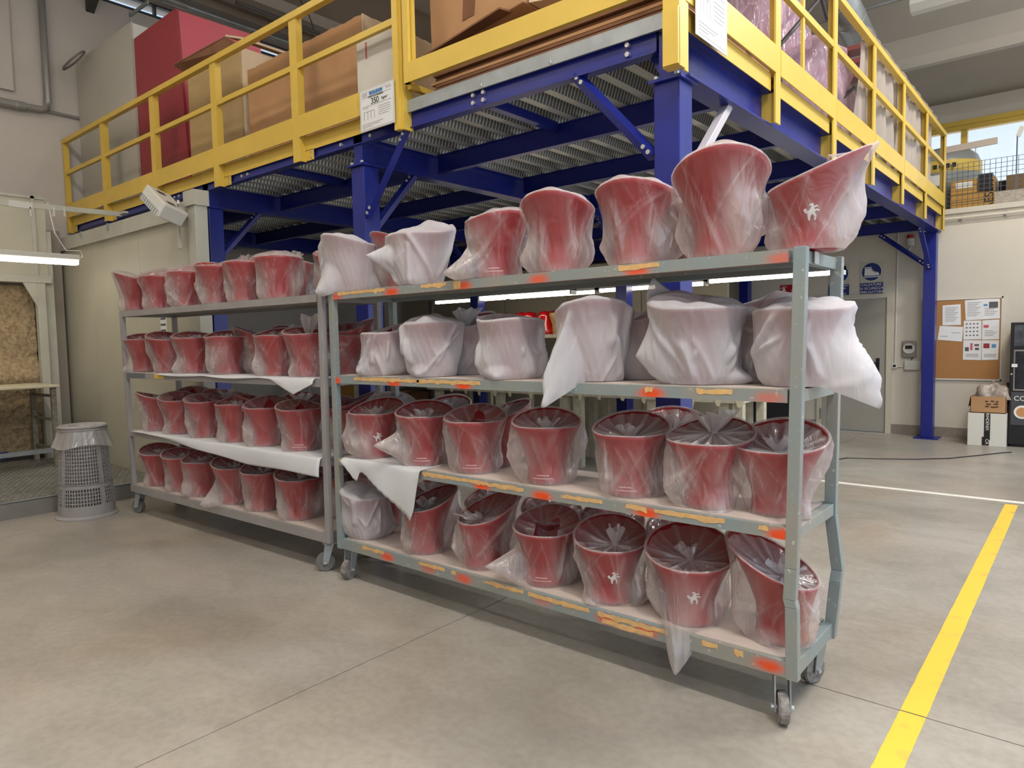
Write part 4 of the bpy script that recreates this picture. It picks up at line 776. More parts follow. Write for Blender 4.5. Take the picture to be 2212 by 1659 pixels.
# waste basket
BC = at(197, 1098, 'z', 0); bx_, by_ = -6.86, 2.26
t = thing('waste_basket', 'grey perforated plastic waste basket lined with a bag, beside the trolley', 'bin', (bx_, by_, 0)); HB = .80
def br(z): return .222 - (.222 - .175) * min(1, z / HB) - (0.0 if z > .12 else .0)
MB().lathe([(.245, 0), (.245, .012), (.222, .03), (.219, .11), (.215, .11), (.216, .03), (.216, .0)], (bx_, by_, 0), 48, cap=False).build('base_ring', BINP, t, smooth=False)
g = MB(); nv = 60
for j in range(nv):
    a_ = 2 * PI * j / nv; c_, s_ = math.cos(a_), math.sin(a_)
    wd = .03 if j % 15 == 3 else .0075
    g.bar((bx_ + br(.1) * c_, by_ + br(.1) * s_, .1), (bx_ + br(HB) * c_, by_ + br(HB) * s_, HB), wd, .005, up=(c_, s_, 0))
for z in [.11 + .031 * k for k in range(22)]:
    h_ = .022 if 5 == round((z - .11) / .031) else .004
    g.lathe([(br(z) + .003, z), (br(z + 2 * h_) + .003, z + 2 * h_), (br(z + 2 * h_) - .002, z + 2 * h_), (br(z) - .002, z), (br(z) + .003, z)], (bx_, by_, 0), 48, cap=False)
stuff(g.build('perforated_wall', BINP, t)); MB().lathe([(.17, HB - .03), (.18, HB - .03), (.18, HB + .0), (.17, HB + .0), (.17, HB - .03)], (bx_, by_, 0), 48, cap=False).build('rim_ring', BINP, t)
MB().lathe([(.02, .06), (.16, .08), (.165, .3), (.155, .6)], (bx_, by_, 0), 24, cap=False).build('inner_bag', mat('dull_bag', (150, 146, 144), .7, var=.4, scale=9), t)
def cuff():
    vs = []; fs = []; n = 96; rows = [(.130, HB - .10), (.155, HB - .02), (.174, HB + .014), (.184, HB + .008), (.189, HB - .03), (.199, HB - .08), (.216, HB - .13), (.228, HB - .165)]
    for k, (r, z) in enumerate(rows):
        for j in range(n):
            a_ = 2 * PI * j / n; f = max(0, k - 3) / 4
            av = a_ - math.radians(200); corner = math.exp(-(((av + PI) % (2 * PI) - PI) / .22) ** 2)
            rr_ = r + f * (.010 * math.sin(7 * a_ + 1) + .006 * math.sin(17 * a_) + .13 * corner); z2 = z + f * (.018 * math.sin(3 * a_ + 2) - .01 * corner)
            vs.append((bx_ + rr_ * math.cos(a_), by_ + rr_ * math.sin(a_), z2))
    for k in range(len(rows) - 1):
        for j in range(n): fs.append((k * n + j, k * n + (j + 1) % n, (k + 1) * n + (j + 1) % n, (k + 1) * n + j))
    return MB().add(vs, fs)
cuff().build('liner_bag', film('bin_liner', (214, 210, 206), .55, 0, .35, .12, .3, .4, 7), t, smooth=True)
MB().tube([(bx_ + (.188) * math.cos(k * PI / 20), by_ + .188 * math.sin(k * PI / 20), HB - .002) for k in range(41)], .009, 8).tube([(bx_ + .189 * math.cos(k * PI / 20), by_ + .189 * math.sin(k * PI / 20), HB - .025) for k in range(41)], .006, 8).build('rim_band', BINP, t)

# ------------------------------------------------------------------ work area under the mezzanine
def tube_light(x0, x1, y, z, label):
    t = thing('strip_light', label, 'lamp', ((x0 + x1) / 2, y, z)); MB().box(x0, x1, y - .05, y + .05, z + .02, z + .06).build('lamp_housing', PLAS, t)
    MB().prism([(y - .045, z + .02), (y - .03, z - .02), (y + .03, z - .02), (y + .045, z + .02)], 'x', x0 + .02, x1 - .02).build('lamp_tube', LAMP, t)
    MB().box(x0, x0 + .02, y - .05, y + .05, z - .025, z + .06).box(x1 - .02, x1, y - .05, y + .05, z - .025, z + .06).build('end_cap', PLAS, t)
    for x in (x0 + .3, x1 - .3): MB().cyl((x, y, z + .06), (x, y, 2.9), .006, 6).build('hanger', GALV, t)
tube_light(-7.75, -6.30, 7.5, 2.07, 'lit strip light under the mezzanine, leftmost of the back row'); tube_light(-6.27, -4.83, 7.5, 2.07, 'lit strip light under the mezzanine, second of the back row')
tube_light(-4.80, -3.38, 7.5, 2.08, 'lit strip light under the mezzanine, third of the back row, behind the blue corner column'); tube_light(-3.35, -1.93, 7.5, 2.10, 'lit strip light under the mezzanine, nearest the grey door')
tube_light(-5.65, -4.3, 6.2, 1.985, 'lit strip light hanging a little lower and nearer, under the mezzanine')
RW = mat('inner_wall', (170, 160, 140), .8, var=.06, scale=2)
t = thing('cream_partition', 'cream partition panels standing behind the trolleys under the mezzanine', 'partition', (-7, 8.6, 0))
for k in range(5): MB().box(XL + .1 + k * 1.3, XL + .1 + k * 1.3 + 1.285, 9.0, 9.05, 0, 2.6).build('panel', RW, t)
BN = mat('cream_bench_paint', (196, 190, 168), .6, var=.2, scale=18)
t = thing('work_bench', 'long cream metal workbench with shreds of masking tape along its edge, behind the trolley', 'bench', (-4.8, 7, 0)); BZ = .88
MB().box(-7.0, -2.6, 6.55, 7.35, BZ - .05, BZ).build('bench_top', BN, t)
for x in (-6.85, -5.75, -4.75, -4.55, -3.6, -2.8, -2.66):
    MB().box(x - .05, x + .05, 6.6, 6.68, 0, BZ - .05).build('leg', BN, t); MB().box(x - .04, x + .04, 7.2, 7.28, 0, BZ - .05).build('leg', BN, t)
rng = np.random.RandomState(2)
for k in range(16):
    x = -6.6 + k * .26 + rng.rand() * .1; h_ = .03 + .05 * rng.rand(); MB().poly([(x, 6.545, BZ - .02), (x + .05 + .05 * rng.rand(), 6.545, BZ - .02), (x + .05, 6.545, BZ - .04 - h_), (x + .02, 6.545, BZ - .03 - h_)], (0, -1, 0), .004).build('tape_shred', mat('cream_tape', (206, 196, 166), .8), t)
for x, w_, m in ((-6.4, .5, CARD), (-5.4, .4, CARDB)): tag(MB().box(x, x + w_, 6.9, 7.15, 0.0, .5).build('carton', m, None, bevel=.004), '%s cardboard carton on the floor under the workbench' % ('pale' if m is CARD else 'dark brown'), 'box')
t = thing('steel_shelving', 'dark steel shelving with small cartons far behind the grey trolley', 'shelf', (-8.2, 8.2, 0))
for x in (-9.2, -8.0, -7.0):
    MB().box(x - .03, x + .03, 7.6, 7.65, 0, 2.1).build('upright', mat('shelf_upright', (92, 92, 90), .5, .3), t)
for z in (.35, .8, 1.25, 1.7): MB().box(-9.2, -7.0, 7.6, 8.1, z, z + .03).build('shelf', mat('shelf_upright', (92, 92, 90)), t)
rng = np.random.RandomState(4)
for i in range(3):
    for j in range(4):
        x = -9.1 + j * .52; h_ = .16 + .14 * rng.rand(); tag(MB().box(x, x + .3 + .12 * rng.rand(), 7.65, 8.0, (.38, .83, 1.28)[i], (.38, .83, 1.28)[i] + h_).build('carton', (CARD, CARDB, CARDL)[(i + j) % 3]), '%s carton, %s from the left on the %s shelf of the dark steel shelving' % (('brown', 'dark brown', 'pale')[(i + j) % 3], ('first', 'second', 'third', 'fourth')[j], ('lowest', 'second', 'third')[i]), 'box', 'cartons on the dark steel shelving')
t = thing('sign_strip', 'long white box panel with printed word on the shelving behind the grey trolley', 'sign', (-6.8, 6.5, .96)); a = at(640, 833, 'y', 6.4)
MB().box(a[0] - .6, a[0] + .35, 6.4, 6.42, a[2] - .09, a[2] + .06).build('panel', PAPER, t); text('lettering', 'Foto', (a[0] + .0, 6.398, a[2] - .01), .09, INK, t, RF, align='LEFT')
a = at(760, 870, 'y', 6.0); t = thing('brown_drum', 'ochre cardboard carton standing behind the gap between the trolleys', 'box', (a[0], 6, 0)); MB().box(a[0] - .45, a[0] + .12, 6.0, 6.4, 0, 1.12).build('carton', mat('ochre_card', (176, 128, 62), .7), t)
MB().box(a[0] + .12, a[0] + .36, 5.95, 6.2, 0, 1.2).build('cream_post', BN, t)
t = thing('black_bin', 'black tapered plastic bin on the floor behind the trolley post', 'bin', (-3.1, 9.2, 0)); q = at(1672, 935, 'y', 9.0)
MB().hexa([(q[0] - .30, 8.9, 0), (q[0] + .30, 8.9, 0), (q[0] + .30, 9.4, 0), (q[0] - .30, 9.4, 0)], [(q[0] - .24, 8.93, .78), (q[0] + .24, 8.93, .78), (q[0] + .24, 9.37, .78), (q[0] - .24, 9.37, .78)]).build('tub', BLACK, t, bevel=.03)
# glossy red shells drying upside down on a stand, and paper-wrapped ones
t = thing('drying_stand', 'tall stand holding the glossy red shells under the strip lights', 'stand', (-6, 8, 0)); MB().box(-7.3, -4.0, 7.9, 8.3, 1.50, 1.55).build('shelf', BN, t)
for x in (-7.2, -5.6, -4.1): MB().box(x - .03, x + .03, 8.05, 8.11, 0, 1.5).build('leg', BN, t)
def shell(px, m, lab, grp, cat, top=1.84):
    c = at(px, 680, 'y', 8.1); t = thing('red_shell' if cat == 'shell' else 'wrapped_shell', lab, cat, (c[0], 8.1, 1.55), 0, grp)
    if cat == 'shell':
        MB().lathe([(.17, 0), (.155, .06), (.12, .16), (.105, .26), (.10, .31), (.085, .325), (.01, .33)], (c[0], 8.1, 1.551), 28).build('shell', REDG, t, smooth=True); MB().lathe([(.05, .3305), (.055, .335), (.035, .337)], (c[0], 8.1, 1.551), 20).build('boss', REDG, t)
    else:
        MB().lathe([(.12, 0), (.13, .14), (.165, .26), (.17, .30)], (c[0], 8.1, 1.551), 20).build('paper_wrap', m, t); MB().lathe([(.15, .26), (.168, .33), (.16, .33), (.14, .28)], (c[0], 8.1, 1.551), 20).build('rim', mat('dark_red_shell', (110, 22, 30), .4), t)
for px, l in ((1052, 'leftmost'), (1090, 'second'), (1127, 'third'), (1145, 'rear fourth')): shell(px, REDG, 'glossy red upturned shell drying under the strip light, %s from the left' % l, 'drying red shells', 'shell')
shell(1178, REDG, 'dark glossy red upturned shell beside the paper-wrapped ones', 'drying red shells', 'shell')
KR = mat('kraft_paper', (190, 156, 100), .6, var=.25, scale=14)
for px, l in ((1212, 'left'), (1256, 'middle'), (1296, 'right')): shell(px, KR, 'red shell wrapped in brown kraft paper, %s one of three on the stand' % l, 'kraft wrapped shells', 'wrapped shell')
t = thing('sprinkler', 'small round red-topped device on the far wall beside the column head', 'alarm', (-2.1, YR, 2.75)); a = at(1968, 516, 'y', YR - .05); MB().cyl((a[0], YR - .1, a[2] - .1), (a[0], YR - .1, a[2]), .05).build('base', PLAS, t); MB().cyl((a[0], YR - .1, a[2]), (a[0], YR - .1, a[2] + .05), .045).build('cap', SIGNR, t); MB().tube([(a[0], YR - .02, a[2] - .1), (a[0] - .06, YR - .02, a[2] - .2), (a[0] - .1, YR - .02, a[2] - .2)], .012).build('arm', PLAS, t)
# ------------------------------------------------------------------ trolleys
def spray_mat():
    m = bpy.data.materials.new('blue_grey_rack_paint'); m.use_nodes = True; nt = m.node_tree; L = nt.links.new; b = nt.nodes['Principled BSDF']; b.inputs['Roughness'].default_value = .45
    tc = N(nt, 'ShaderNodeTexCoord')
    def nz(sc, st, lo, hi, c0, c1):
        mp = N(nt, 'ShaderNodeMapping'); mp.inputs['Scale'].default_value = st; L(tc.outputs['Object'], mp.inputs[0]); n = N(nt, 'ShaderNodeTexNoise'); n.inputs['Scale'].default_value = sc; n.inputs['Detail'].default_value = 6; L(mp.outputs[0], n.inputs['Vector'])
        r = N(nt, 'ShaderNodeValToRGB'); L(n.outputs[0], r.inputs[0]); e = r.color_ramp.elements; e[0].position, e[1].position = lo, hi; e[0].color = (*lin(c0), 1); e[1].color = (*lin(c1), 1); return r.outputs[0]
    base = nz(3.2, (1, 1, .6), .38, .62, (144, 142, 133), (130, 143, 144)); chip = nz(45, (1, 1, 1), .30, .36, (190, 190, 184), (0, 0, 0))
    x = N(nt, 'ShaderNodeMixRGB', blend_type='ADD'); x.inputs[0].default_value = .35; L(base, x.inputs[1]); L(chip, x.inputs[2])
    a = N(nt, 'ShaderNodeAttribute'); a.attribute_name = 'spray'
    y = N(nt, 'ShaderNodeMixRGB'); L(a.outputs['Fac'], y.inputs[0]); L(x.outputs[0], y.inputs[1]); y.inputs[2].default_value = (*lin((224, 76, 24)), 1)
    L(y.outputs[0], b.inputs['Base Color']); return m
RACKP = spray_mat()
def set_spray(o, blobs):
    me = o.data; at_ = me.attributes.new('spray', 'FLOAT', 'POINT'); v = np.zeros(len(me.vertices))
    for i, q in enumerate(me.vertices):
        s = 0
        for bx, bz, wx, wz, k in blobs:
            d = ((q.co.x - bx) / wx) ** 2 + ((q.co.z - bz) / wz) ** 2
            s = max(s, k * max(0, min(1, 1.55 * math.exp(-d) - .25 + .1 * math.sin(90 * q.co.x + 140 * q.co.z))))
        v[i] = s
    at_.data.foreach_set('value', v.astype('f'))
def rail_grid(x0, x1, y0, y1, z0, z1, nx, nz=4):
    m = MB(); k = 0; vs = []; fs = []
    for i in range(nx + 1):
        for j in range(nz + 1): vs.append((x0 + (x1 - x0) * i / nx, y0, z0 + (z1 - z0) * j / nz))
    for i in range(nx):
        for j in range(nz): a = i * (nz + 1) + j; fs.append((a, a + nz + 1, a + nz + 2, a + 1))
    m.add(vs, fs); m.add([(x0, y0, z0), (x1, y0, z0), (x1, y1, z0), (x0, y1, z0), (x0, y0, z1), (x1, y0, z1), (x1, y1, z1), (x0, y1, z1)], [(0, 1, 2, 3), (4, 7, 6, 5), (1, 5, 6, 2), (2, 6, 7, 3), (3, 7, 4, 0)])
    return m
def caster(t, x, y, ang, m, r=.062, ht=.19, z_off=0):
    """swivel castor: plate, fork and a wheel that turns about its axle"""
    c = MB().box(x - .045, x + .045, y - .035, y + .035, ht - .008, ht).build('caster', GALV, t, local=True); ca, sa = math.cos(ang), math.sin(ang)
    ox, oy = x - ca * .03, y - sa * .03; ax = Vector((-sa, ca, 0)); W0 = Vector((ox, oy, r))
    MB().cyl(W0 - ax * .019, W0 + ax * .019, r - .004, 28).cyl(W0 - ax * .014, W0 + ax * .014, r, 28).build('wheel', m, c, local=True); f = MB()
    for s_ in (-1, 1):
        a = ax * .028 * s_; f.hexa([W0 + a + Vector((ca * .018, sa * .018, -.012)) - ax * .003, W0 + a + Vector((-ca * .018, -sa * .018, -.012)) - ax * .003, W0 + a + Vector((-ca * .018, -sa * .018, -.012)) + ax * .003, W0 + a + Vector((ca * .018, sa * .018, -.012)) + ax * .003],
                                 [Vector((x, y, ht - .01)) + a + Vector((ca * .03, sa * .03, 0)) - ax * .003, Vector((x, y, ht - .01)) + a - Vector((ca * .03, sa * .03, 0)) - ax * .003, Vector((x, y, ht - .01)) + a - Vector((ca * .03, sa * .03, 0)) + ax * .003, Vector((x, y, ht - .01)) + a + Vector((ca * .03, sa * .03, 0)) + ax * .003])
    f.hexa([Vector((x, y, ht - .022)) + Vector(v) for v in ((-.03, -.034, 0), (.03, -.034, 0), (.03, .034, 0), (-.03, .034, 0))], [Vector((x, y, ht - .008)) + Vector(v) for v in ((-.03, -.034, 0), (.03, -.034, 0), (.03, .034, 0), (-.03, .034, 0))]) if abs(ca) > .6 else None
    f.build('fork', GALV, c, local=True); MB().cyl(W0 - ax * .042, W0 + ax * .042, .009, 8).build('axle_bolt', BOLT, c, local=True)
def rounded_board(x0, x1, y0, y1, z, th, r=.03):
    pts = []
    for cx_, cy_, a0 in ((x1 - r, y0 + r, -90), (x1 - r, y1 - r, 0), (x0 + r, y1 - r, 90), (x0 + r, y0 + r, 180)):
        for k in range(5): a = math.radians(a0 + 22.5 * k); pts.append((cx_ + r * math.cos(a), cy_ + r * math.sin(a), z - th))
    return MB().poly(pts, (0, 0, 1), th)
def trolley(label, loc, rz, Lx, D, tops, m, pw, posts, tub=.05):
    t = thing('shelf_trolley', label, 'trolley', loc, rz)
    zb = tops[0] - .062
    for pts in posts:
        mb = MB()
        for a, b in zip(pts, pts[1:]):
            h = pw / 2
            mb.hexa([(a[0] - h, a[1] - h * .8, a[2]), (a[0] + h, a[1] - h * .8, a[2]), (a[0] + h, a[1] + h * .8, a[2]), (a[0] - h, a[1] + h * .8, a[2])], [(b[0] - h, b[1] - h * .8, b[2]), (b[0] + h, b[1] - h * .8, b[2]), (b[0] + h, b[1] + h * .8, b[2]), (b[0] - h, b[1] + h * .8, b[2])])
        mb.build('post', m, t, local=True, bevel=.0025)
    rails = []
    for i, z in enumerate(tops):
        h = .062 if i == 0 else .048
        rails.append(rail_grid(-Lx + pw * .9, -pw * .9, .003, .032, z - h, z, int(Lx / .016)).build('front_rail', m, t, local=True, fix=False))
        MB().box(-Lx + pw, -pw, D - .032, D - .003, z - h, z).build('back_rail', m, t, local=True, bevel=.002)
        for x in (-Lx, -pw): MB().box(x + .004, x + pw - .004, pw * .8, D - pw * .8, z - h, z).build('end_rail', m, t, local=True, bevel=.002)
        rounded_board(-Lx + .045, -.045, .028, D - .03, z + .003, .010).build('shelf_board', BOARD, t, local=True)
        MB().box(-Lx + .05, -.05, D * .42, D * .42 + .03, z - .045, z - .01).build('support_bar', m, t, local=True)
    return t, rails
RX, RY, RL, RD = -0.825, 2.615, 2.84, .52
TOPS = [.258, .775, 1.291, 1.808]
hp = .024
rposts = [[(-.018, .02, .19), (-.022, .02, .47), (-.030, .02, .50), (-.024, .02, .62), (.000, .02, 1.813)],
          [(-.018, RD - .02, .19), (.004, RD - .02, .44), (.006, RD + .0, .485), (-.022, RD - .01, .73), (-.006, RD - .02, 1.813)],
          [(-RL + .02, .02, .19), (-RL + .02, .02, 1.813)], [(-RL + .02, RD - .02, .19), (-RL + .02, RD - .02, 1.813)]]
tr, rails = trolley('blue-grey trolley with orange overspray and tan tape residue, nearest the yellow line', (RX, RY, 0), 0, RL, RD, TOPS, RACKP, .046, rposts)
def rx(px, py, z): return at(px, py, 'y', RY)[0] - RX
BL = [[(835, 1200, 1), (925, 1225, .6), (1000, 1245, .9), (1310, 1330, .8), (1170, 1295, .4), (1660, 1450, 1), (1395, 1365, .8)], [(1040, 1050, 1), (1170, 1085, 1.1), (1395, 1110, 1.1), (1690, 1155, 1.2)],
      [(722, 825, 1.2), (850, 825, 1.1), (1000, 830, 1.1), (1405, 852, 1.1), (1660, 855, .5)], [(725, 640, .8), (845, 630, 1), (1000, 618, .9), (1162, 603, .8), (1375, 578, .9), (1690, 553, .6)]]
for o, bl, z in zip(rails, BL, TOPS):
    set_spray(o, [(rx(x, y, z), z - .033, .062, .026, k) for x, y, k in bl])
for o in [c for c in tr.children if c.name.startswith('post')]:
    me = o.data
    bm = bmesh.new(); bm.from_mesh(me); bmesh.ops.subdivide_edges(bm, edges=[e for e in bm.edges if e.calc_length() > .2], cuts=60, use_grid_fill=True); bm.to_mesh(me); bm.free()
    if o.name == 'post': set_spray(o, [(-.035, .80, .05, .08, 1.1), (-.04, .74, .05, .05, 1.1)])
    elif o.name == 'post.002': set_spray(o, [(-RL, 1.28, .05, .06, 1.2)])
TS = [[(785, 830, 0), (905, 960, 0), (975, 985, 0), (1045, 1130, 0), (1140, 1270, 0), (1290, 1440, 0), (1300, 1410, 1), (1515, 1550, 0), (1585, 1605, 0)], [(735, 755, 0), (912, 985, 0), (985, 1130, 0), (1215, 1300, 0), (1352, 1395, 0), (1412, 1565, 0), (1640, 1658, 0)],
      [(765, 905, 0), (900, 1035, 0), (1392, 1410, 0), (1502, 1582, 0)], [(727, 830, 0), (908, 962, 0), (978, 994, 2), (1335, 1385, 0), (1385, 1422, 0)]]
rng = np.random.RandomState(21)
for lv, z in enumerate(TOPS):
    for a, b, md in TS[lv]:
        y0 = at(a, 0, 'y', RY); za = z - .02
        x0, x1 = rx(a, {0: 1250, 1: 1080, 2: 830, 3: 600}[lv], za), rx(b, {0: 1250, 1: 1080, 2: 830, 3: 600}[lv], za); n = max(3, int((x1 - x0) / .02))
        top = [(x0 + (x1 - x0) * i / n, z - .003 - abs(rng.normal(0, .0035)) - (.028 if md == 1 else 0)) for i in range(n + 1)]; bot = [(x0 + (x1 - x0) * i / n + rng.normal(0, .004), z - (.022 if md == 0 else .04) - abs(rng.normal(0, .005)) - (.012 if md == 1 else 0)) for i in range(n + 1)]
        MB().poly([(x, .0028, zz_) for x, zz_ in bot] + [(x, .0028, zz_) for x, zz_ in top[::-1]], (0, -1, 0), .0012).build('tape_residue', TAPE, tr, local=True)
MB().box(.0065, .008, .155, .205, 1.762, 1.807).build('paper_label', mat('worn_label', (196, 202, 198), .8), tr, local=True)
for x, y, a, m in ((-.075, .06, 2.05, WHEELM), (-.06, RD - .06, 1.2, WHEELM), (-RL + .07, .06, 1.75, WHEELM), (-RL + .07, RD - .06, 1.5, WHEELM)): caster(tr, x, y, a, m, ht=.196)
# grey trolley, standing in line with it and turned very slightly
LX0, LY0, LRZ, LL, LD = -3.752, 2.615, math.radians(1.77), 2.885, .50
TOPL = [.262, .748, 1.262, 1.803]
lposts = [[(-.018, .02, .20), (-.010, .02, 1.807)], [(-.018, LD - .02, .20), (-.018, LD - .02, 1.807)], [(-LL + .075, .02, .20), (-LL + .02, .02, 1.807)], [(-LL + .07, LD - .02, .20), (-LL + .02, LD - .02, 1.807)]]
tl, lrails = trolley('plain grey trolley farther left, beside the perforated waste basket', (LX0, LY0, 0), LRZ, LL, LD, TOPL, GREYP, .044, lposts)
for x, y, a, m in ((-.07, .06, .85, WHEELD), (-.07, LD - .06, 1.4, WHEELD), (-LL + .10, .06, .35, WHEELD), (-LL + .1, LD - .06, .9, WHEELD)): caster(tl, x, y, a, m, ht=.196)
MB().box(-2.28, -2.12, -.001, .003, 1.222, 1.262).build('yellow_paint_mark', YEL, tl, local=True); MB().box(-2.80, -2.45, -.001, .003, 1.225, 1.262).build('dark_paint_mark', mat('dark_overspray', (96, 100, 104), .5), tl, local=True)

# ------------------------------------------------------------------ buckets in their bags
RB, RM = .105, .171
def rim_r(th, k): return RM * k[0] + .026 * k[1] * np.cos(th)
def rim_z(th, k): return (.302 + .050 * k[1] * np.cos(th) + .012 * np.cos(2 * th)) * k[2]
def wall_r(th, s, k):
    e = np.clip((s - .28) / .72, 0, 1); return RB * (1 - .05 * np.sin(PI * np.clip(s / .5, 0, 1))) + (rim_r(th, k) - RB) * e ** 1.55
NT = 72
def np_mesh(name, V, Fq, m, parent, smooth=True, attr=None):
    me = bpy.data.meshes.new(name); me.vertices.add(len(V)); me.vertices.foreach_set('co', V.astype('f').ravel())
    nl = Fq.size; me.loops.add(nl); me.polygons.add(len(Fq)); me.loops.foreach_set('vertex_index', Fq.astype('i').ravel())
    me.polygons.foreach_set('loop_start', np.arange(0, nl, Fq.shape[1], dtype='i')); me.polygons.foreach_set('loop_total', np.full(len(Fq), Fq.shape[1], 'i'))
    if smooth: me.polygons.foreach_set('use_smooth', np.ones(len(Fq), bool))
    me.update(calc_edges=True); me.validate()
    if attr is not None: a = me.attributes.new('slack', 'FLOAT', 'POINT'); a.data.foreach_set('value', attr.astype('f'))
    me.materials.append(m); o = bpy.data.objects.new(name, me); COL.objects.link(o)
    if parent is not None: o.parent = parent
    return o
def loft(rows, nt):
    V = np.concatenate(rows); R_ = len(rows); i = np.arange(R_ - 1)[:, None] * nt; j = np.arange(nt)[None, :]; j2 = (j + 1) % nt
    return V, np.stack([i + j, i + j2, i + nt + j2, i + nt + j], -1).reshape(-1, 4)
SHELLS = {}
def shell_mesh(k):
    if k in SHELLS: return SHELLS[k]
    th = 2 * PI * np.arange(NT) / NT; c, s_ = np.cos(th), np.sin(th); rows = []
    P = lambda r, z: np.stack([r * c, r * s_, np.broadcast_to(z, th.shape)], 1)
    rows.append(P(np.full(NT, .001), .002)); rows.append(P(np.full(NT, RB - .006), .002))
    for u in np.linspace(.015, 1, 18): rows.append(P(wall_r(th, u, k), u * rim_z(th, k)))
    for u in np.linspace(1, .05, 14): rows.append(P(wall_r(th, u, k) - .0045, u * rim_z(th, k) + (.002 if u == 1 else .0)))
    rows.append(P(np.full(NT, .001), .016)); V, Fq = loft(rows, NT); SHELLS[k] = np_mesh('bucket_shell', V, Fq, REDM, None).data
    bpy.data.objects.remove([o for o in bpy.data.objects if o.data == SHELLS[k]][0]); return SHELLS[k]
HORSE = [(-.30, -1.0), (-.12, -1.0), (-.05, -.45), (.12, -.25), (.42, -.55), (.34, -.95), (.52, -.98), (.62, -.5), (.40, -.02), (.55, .15), (.95, .05), (1.0, .22), (.62, .34), (.38, .28), (.30, .42), (.62, .60), (.70, .48), (.78, .58), (.62, .80), (.30, .66), (.18, .95), (-.02, 1.0), (-.22, .88), (-.30, .70), (-.18, .72), (-.02, .74), (-.10, .40), (-.40, .10), (-.62, .22), (-.80, .02), (-.95, .25), (-.72, .42), (-.58, .36), (-.75, -.1), (-.45, -.2), (-.40, -.6)]
def emblem(t, k, th0, zc, size, name, polys, m):
    mb = MB()
    for pl in polys:
        P = []
        for u, v in pl:
            z = zc + v * size; s = z / float(rim_z(np.array(th0), k)); r = float(wall_r(np.array(th0), np.array(s), k)) + .0016; a = th0 - u * size / r * -1
            P.append((r * math.cos(a), r * math.sin(a), z))
        n = len(P); mb.add(P, [tuple(range(n))])
    return mb.build(name, m, t, local=True, fix=False)
def letter_rows(seed, lines):
    rng = np.random.RandomState(seed); out = []
    for row, (w_, hh) in enumerate(lines):
        u = -w_
        while u < w_:
            l = .05 + .07 * rng.rand(); out.append([(u, -row * .30), (u + l, -row * .30), (u + l, -row * .30 + hh), (u, -row * .30 + hh)]); u += l + .035
    return out
LET = mat('bucket_print', (236, 206, 206), .6)
RIGHT = [0.0]
